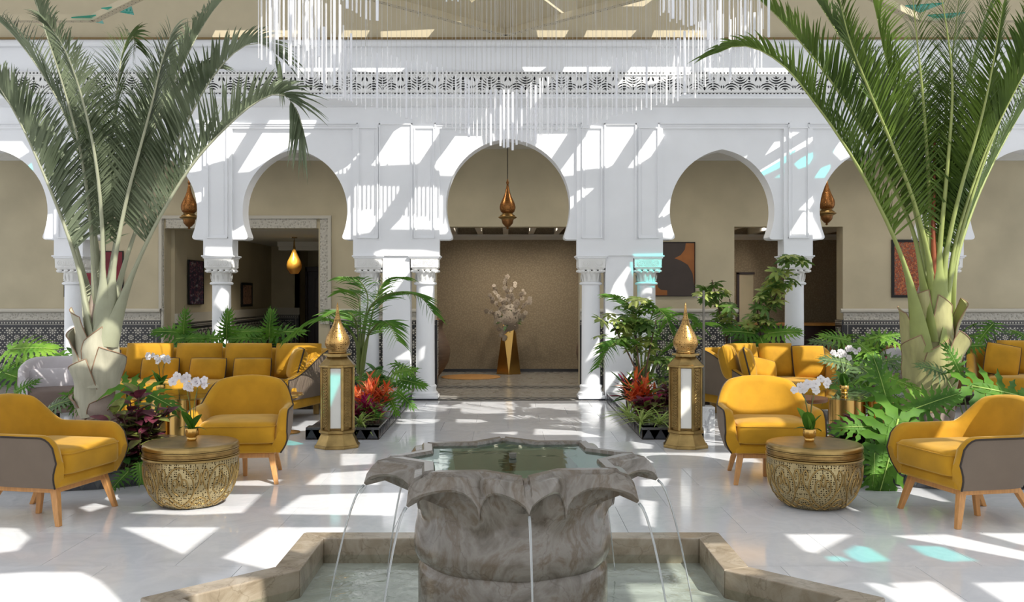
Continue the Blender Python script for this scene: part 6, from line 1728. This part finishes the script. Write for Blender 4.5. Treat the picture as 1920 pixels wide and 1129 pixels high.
# ------------------------------------------------------------------ crotons, coleus, spider plants
def lance_mesh(mt, seed, wd=.12, dr=.25, n=6):
    mb = MB(); blade(mb, (0, 0, 0), (1, 0, 0), (0, 0, 1), 1.0, wd, dr, n, .25, wprof=lambda u: sin(pi * min(1, u * .9 + .08)) ** .8); return mb.mesh('leaf', mt, 60)
LM = {k: lance_mesh(M[k], 1, .095) for k in ('croton_o', 'croton_m', 'croton_y', 'croton_p', 'shrub')}
OV = {k: lance_mesh(M[k], 1, .27, .3) for k in ('coleus', 'coleus_g', 'croton_m', 'shrub', 'croton_y')}
SPD = lance_mesh(M['spider'], 2, .035, .75, 7)
def tuft(name, label, cat, base, dome, n, L, meshes, seed, el=(10, 75), group=None, stems=5, low=.45):
    """leaves springing from several shoots in a dome (rx, ry, h)"""
    t = thing(name, label, cat, base, 0, group); rng = random.Random(seed)
    rx, ry, h_ = dome; shoots = []
    for k in range(stems):
        a = 2 * pi * k / stems + rng.uniform(-.4, .4); q = rng.uniform(.25, 1) if k else 0
        p = Vector((rx * q * cos(a), ry * q * sin(a), h_ * rng.uniform(.6, 1) * (1 - .35 * q)))
        shoots.append(p); MB().tube([(p.x * .2, p.y * .2, 0), p * .6, p], .006, 5).build('stem', M['twig'], t)
    for k in range(n):
        s = shoots[k % stems]; f = rng.uniform(low, 1.0); p = s * f
        a = rng.uniform(0, 2 * pi); e = R(rng.uniform(*el)) * (.4 + .6 * f)
        leaf_at(rng.choice(meshes), t, p, (cos(a) * cos(e), sin(a) * cos(e), sin(e)), (-cos(a) * sin(e), -sin(a) * sin(e) - .2, cos(e)), L * rng.uniform(.75, 1.2))
    return t
def gp(px, Y): return (px - HX) * Y / FPX
tuft('croton', 'orange croton behind the left lantern', 'plant', (gp(698, 10.9), 10.9, .10), (.26, .22, .50), 230, .17, [LM['croton_o']] * 4 + [LM['croton_p']] * 2 + [LM['croton_y']], 41, (25, 85), None, 16)
tuft('croton', 'magenta croton at the front of the left bed', 'plant', (gp(688, 10.35), 10.35, .10), (.20, .16, .30), 170, .14, [LM['croton_m']] * 6 + [LM['croton_y']], 42, (10, 75), None, 12)
tuft('shrub', 'lime leaved plant low at the front corner of the left bed', 'plant', (gp(705, 10.2), 10.2, .10), (.14, .12, .14), 30, .14, [LM['croton_y'], LM['shrub']], 43)
tuft('shrub', 'dark green shrub at the back of the left bed', 'plant', (gp(705, 12.2), 12.2, .10), (.30, .22, .50), 70, .20, [OV['shrub']], 44)
tuft('spider_plant', 'spider plant at the foot of the left lantern', 'plant', (gp(676, 10.05), 10.05, .10), (.05, .05, .05), 36, .22, [SPD], 45, (25, 85), None, 3)
tuft('croton', 'orange croton in the right bed, below the umbrella plant', 'plant', (gp(1203, 10.95), 10.95, .10), (.22, .2, .46), 200, .18, [LM['croton_o']] * 6 + [LM['croton_p']] * 2 + [LM['croton_y']], 46, (25, 85), None, 13)
tuft('croton', 'dark leaved croton at the left of the right bed', 'plant', (gp(1178, 11.4), 11.4, .10), (.16, .2, .48), 60, .22, [LM['shrub'], LM['shrub'], LM['croton_m']], 47, (10, 75), None, 6)
tuft('coleus', 'red and green coleus in front of the orange croton in the right bed', 'plant', (gp(1215, 10.5), 10.5, .10), (.26, .18, .34), 130, .12, [OV['coleus'], OV['coleus'], OV['croton_m'], OV['coleus_g']], 48, (0, 60), None, 11)
tuft('coleus', 'purple coleus beside the right lantern', 'plant', (gp(1248, 10.8), 10.8, .10), (.16, .2, .5), 80, .12, [OV['coleus'], OV['coleus'], OV['coleus_g']], 49, (0, 60), None, 8)
for px, Y, lb, sd in ((1180, 10.6, 'spider plant at the edge of the right bed nearest the walkway', 50), (1205, 10.25, 'spider plant in the middle front of the right bed', 51), (1238, 10.1, 'spider plant beside the right lantern foot', 52)):
    tuft('spider_plant', lb, 'plant', (gp(px, Y), Y, .10), (.06, .06, .06), 40, .26, [SPD], sd, (25, 85), 'spider plants in the right bed', 3)
tuft('coleus', 'large purple and green coleus in front of the left palm trunk', 'plant', (-2.92, 7.66, .13), (.30, .24, .66), 290, .15, [OV['coleus'], OV['coleus'], OV['coleus_g'], OV['coleus_g']], 53, (-5, 55), None, 20, .2)
tuft('shrub', 'low green groundcover along the left planter curb', 'plant', (-2.98, 7.52, .13), (.34, .10, .14), 90, .13, [LM['shrub'], OV['shrub'], LM['croton_y']], 54, (0, 60), None, 12)
tuft('coleus', 'small purple coleus left of the left palm trunk base', 'plant', (-3.78, 8.0, .13), (.26, .2, .12), 60, .13, [OV['coleus']], 55, (0, 50), None, 8)
tuft('coleus', 'dark red coleus left of the right palm trunk', 'plant', (3.0, 8.15, .13), (.28, .25, .36), 130, .15, [OV['coleus'], OV['coleus'], OV['shrub']], 56, (0, 60), None, 11)
tuft('coleus', 'dark red coleus right of the right palm trunk', 'plant', (4.12, 8.0, .13), (.34, .25, .30), 120, .14, [OV['coleus'], OV['coleus'], OV['shrub']], 57, (0, 60), None, 11)
tuft('shrub', 'low green groundcover along the right planter curb', 'plant', (3.42, 7.55, .13), (.40, .10, .14), 90, .13, [LM['shrub'], OV['shrub']], 58, (0, 60), None, 12)
tuft('shrub', 'dark shrub in front of the tiled wall left of the right palm trunk', 'plant', (gp(1640, 12.6), 12.6, 0), (.3, .25, .85), 110, .2, [OV['shrub'], LM['shrub'], OV['coleus']], 59, (0, 60), None, 10)
tuft('shrub', 'dark shrub by the left column behind the grey tub chair', 'plant', (gp(140, 12.7), 12.7, .10), (.26, .2, .75), 90, .16, [OV['shrub']], 60, (0, 60), None, 9)
tuft('shrub', 'low green shrub behind the left sofa near the palm trunk', 'plant', (gp(265, 12.8), 12.8, .10), (.5, .2, .78), 90, .17, [OV['shrub'], LM['shrub']], 61, (0, 60), None, 11)

# ------------------------------------------------------------------ rod chandelier
ch = thing('chandelier', 'huge chandelier of hanging clear and frosted glass rods in a swooping point', 'chandelier', (.05, 9.5, ROOF))
cb = Vector(ch.location); rng = random.Random(12)
rodm = {}
for nm, r, mt in (('a', .0115, 'rod'), ('b', .008, 'rod_clear'), ('c', .005, 'rod_clear')):
    rodm[nm] = MB().lathe([(r, 0), (r, 1)], 10).mesh('glass_rod', M[mt], 40)
cab = MB(); nrod = 0
def rod(px, pyb, L, Y, k):
    p = W(px, pyb, Y) - cb
    inst(rodm[k], 'glass_rod', ch, Matrix.Translation(p) @ Matrix.Diagonal((1, 1, L, 1)))
    q = p + Vector((0, 0, L)); cab.tube([q, (q.x, q.y, -.02)], .0016, 3, cap=False)
def pick(i, every=6): return 'a' if i % every == 1 else ('b' if i % 2 else 'c')
i = 0
for x in [640 + 9.4 * k for k in range(68)]:                     # main swoop
    u = abs(x - 957) / 317
    yb_ = lerp(276, 190, min(1, u) ** .85) + rng.uniform(-5, 5)
    rod(x + rng.uniform(-2, 2), yb_, .60 + rng.uniform(-.04, .04), 9.5 + 1.0 * (1 - u), pick(i)); i += 1
for x in [855 + 8.2 * k for k in range(26)]:                     # dense point of the swoop
    rod(x + rng.uniform(-2, 2), lerp(284, 250, abs(x - 957) / 105) + rng.uniform(-12, 2), .58, 9.8 + rng.uniform(-.3, .3), 'a' if 930 < x < 985 else pick(i, 5)); i += 1
for x0, x1, ya, yb_, L, Y, n in ((484, 640, 110, 168, .75, 8.2, 24), (500, 600, 60, 100, .9, 7.6, 16), (560, 660, 150, 192, .62, 9.2, 12),
                                 (1238, 1345, 24, 78, .62, 7.4, 22), (1278, 1430, 178, 128, .62, 9.0, 22), (1330, 1440, 110, 60, .7, 8.2, 16), (1240, 1320, 200, 172, .6, 9.4, 10), (640, 705, 10, 40, .6, 7.4, 8)):
    for k in range(n):
        t_ = k / (n - 1); rod(lerp(x0, x1, t_) + rng.uniform(-3, 3), lerp(ya, yb_, t_) + rng.uniform(-10, 10), L * rng.uniform(.9, 1.1), Y + rng.uniform(-.25, .25), pick(i)); i += 1
for k in range(36):                                              # unseen upper tier, added to cast the rod stripes on the arcade
    t_ = k / 35; p = Vector((lerp(-.7, 1.7, t_), lerp(11.4, 11.0, t_), lerp(4.96, 5.2, t_) + rng.uniform(-.04, .04))) - cb
    inst(rodm['a'], 'glass_rod', ch, Matrix.Translation(p) @ Matrix.Diagonal((.9, .9, .66, 1)))
for k in range(70):                                             # bare cables of the rods higher up
    x, y = rng.uniform(600, 1320), rng.uniform(20, 120)
    p = W(x, y, rng.uniform(9, 11)) - cb; cab.tube([p, (p.x, p.y, -.02)], .0014, 3, cap=False)
cab.build('cables', M['cable'], ch, kind='stuff')
# ------------------------------------------------------------------ lattice under the roof
def beam(p, q, wd, z0, z1, parent, nm='lattice_beam', mt='cream'):
    p, q = Vector(p), Vector(q); d = (q - p).normalized(); n_ = Vector((-d.y, d.x)) * wd / 2
    return MB().prism([p - n_, q - n_, q + n_, p + n_], z0, z1).build(nm, M[mt], parent, recalc=True)
lat = thing('ceiling_lattice', 'cream diagonal lattice beams and faceted coffers under the glazed roof', 'ceiling', (0, 0, 0)); lat['kind'] = 'structure'
def drilled(p, q):
    o = beam(p, q, .10, 4.99, 5.07, lat)
    hl = MB(); P_, Q_ = Vector(p), Vector(q); d_ = (Q_ - P_).normalized(); n_ = Vector((-d_.y, d_.x)); m_ = int((Q_ - P_).length / .11)
    for k in range(m_):
        c = P_.lerp(Q_, (k + .5) / m_)
        for s_ in (-.022, .022): hl.lathe([(.006, 4.988), (.006, 4.991)], 6, (c.x + n_.x * s_, c.y + n_.y * s_))
    hl.build('drilled_holes', M['dark_hole'], o, kind='stuff')
for sg in (-1, 1):
    drilled((0, 13.05), (sg * 2.95, 10.1)); drilled((sg * 5.28, 12.36), (sg * 3.0, 10.08)); drilled((sg * 5.28, 12.36), (sg * 9.0, 12.36))
for vx in (0.0,):
    # faceted coffer, cut through where the patterned lights shine past it
    for sg in (-1, 1):
        A_, B_, C_ = Vector((vx, 13.1, 5.06)), Vector((vx + sg * 1.75, 11.35, 5.06)), Vector((vx, 11.3, 5.75))
        nF = (B_ - A_).cross(C_ - A_)
        tri = [(A_.x, A_.y), (B_.x, B_.y), (C_.x, C_.y)]
        cuts = []
        for q in FAC:
            pr_ = []
            for x, y in q:
                p = W(x, y, YF + .03); dd = -SUN_T
                t_ = (A_ - p).dot(nF) / dd.dot(nF); h_ = p + dd * t_; pr_.append((h_.x, h_.y))
            cuts.append(pr_)
        vs = tri + [p for q in cuts for p in q]; es = [(0, 1), (1, 2), (2, 0)]; o_ = 3
        for q in cuts: es += [(o_ + k, o_ + (k + 1) % len(q)) for k in range(len(q))]; o_ += len(q)
        a, _, f, _, _, _ = delaunay_2d_cdt([Vector(p) for p in vs], es, [], 0, 1e-4)
        ks = []
        for t in f:
            c = (sum(a[k].x for k in t) / 3, sum(a[k].y for k in t) / 3)
            if inpoly(c, tri) and not any(inpoly(c, q) for q in cuts): ks.append(tuple(t))
        zp = lambda x, y: A_.z - (nF.x * (x - A_.x) + nF.y * (y - A_.y)) / nF.z
        cf = MB(); cf.add([(p.x, p.y, zp(p.x, p.y)) for p in a], ks)
        fo_ = cf.build('faceted_coffer', M['cream'], lat)
        sd = fo_.modifiers.new('thickness', 'SOLIDIFY'); sd.thickness = .03
for x0, y0 in ((-5.55, 12.3), (-5.0, 11.9), (5.35, 12.2), (4.9, 11.8)):
    MB().prism([(x0, y0), (x0 + .42, y0 - .12), (x0 + .30, y0 + .28)], 5.02, 5.03).build('stained_pane', M['turq'], lat, recalc=True)
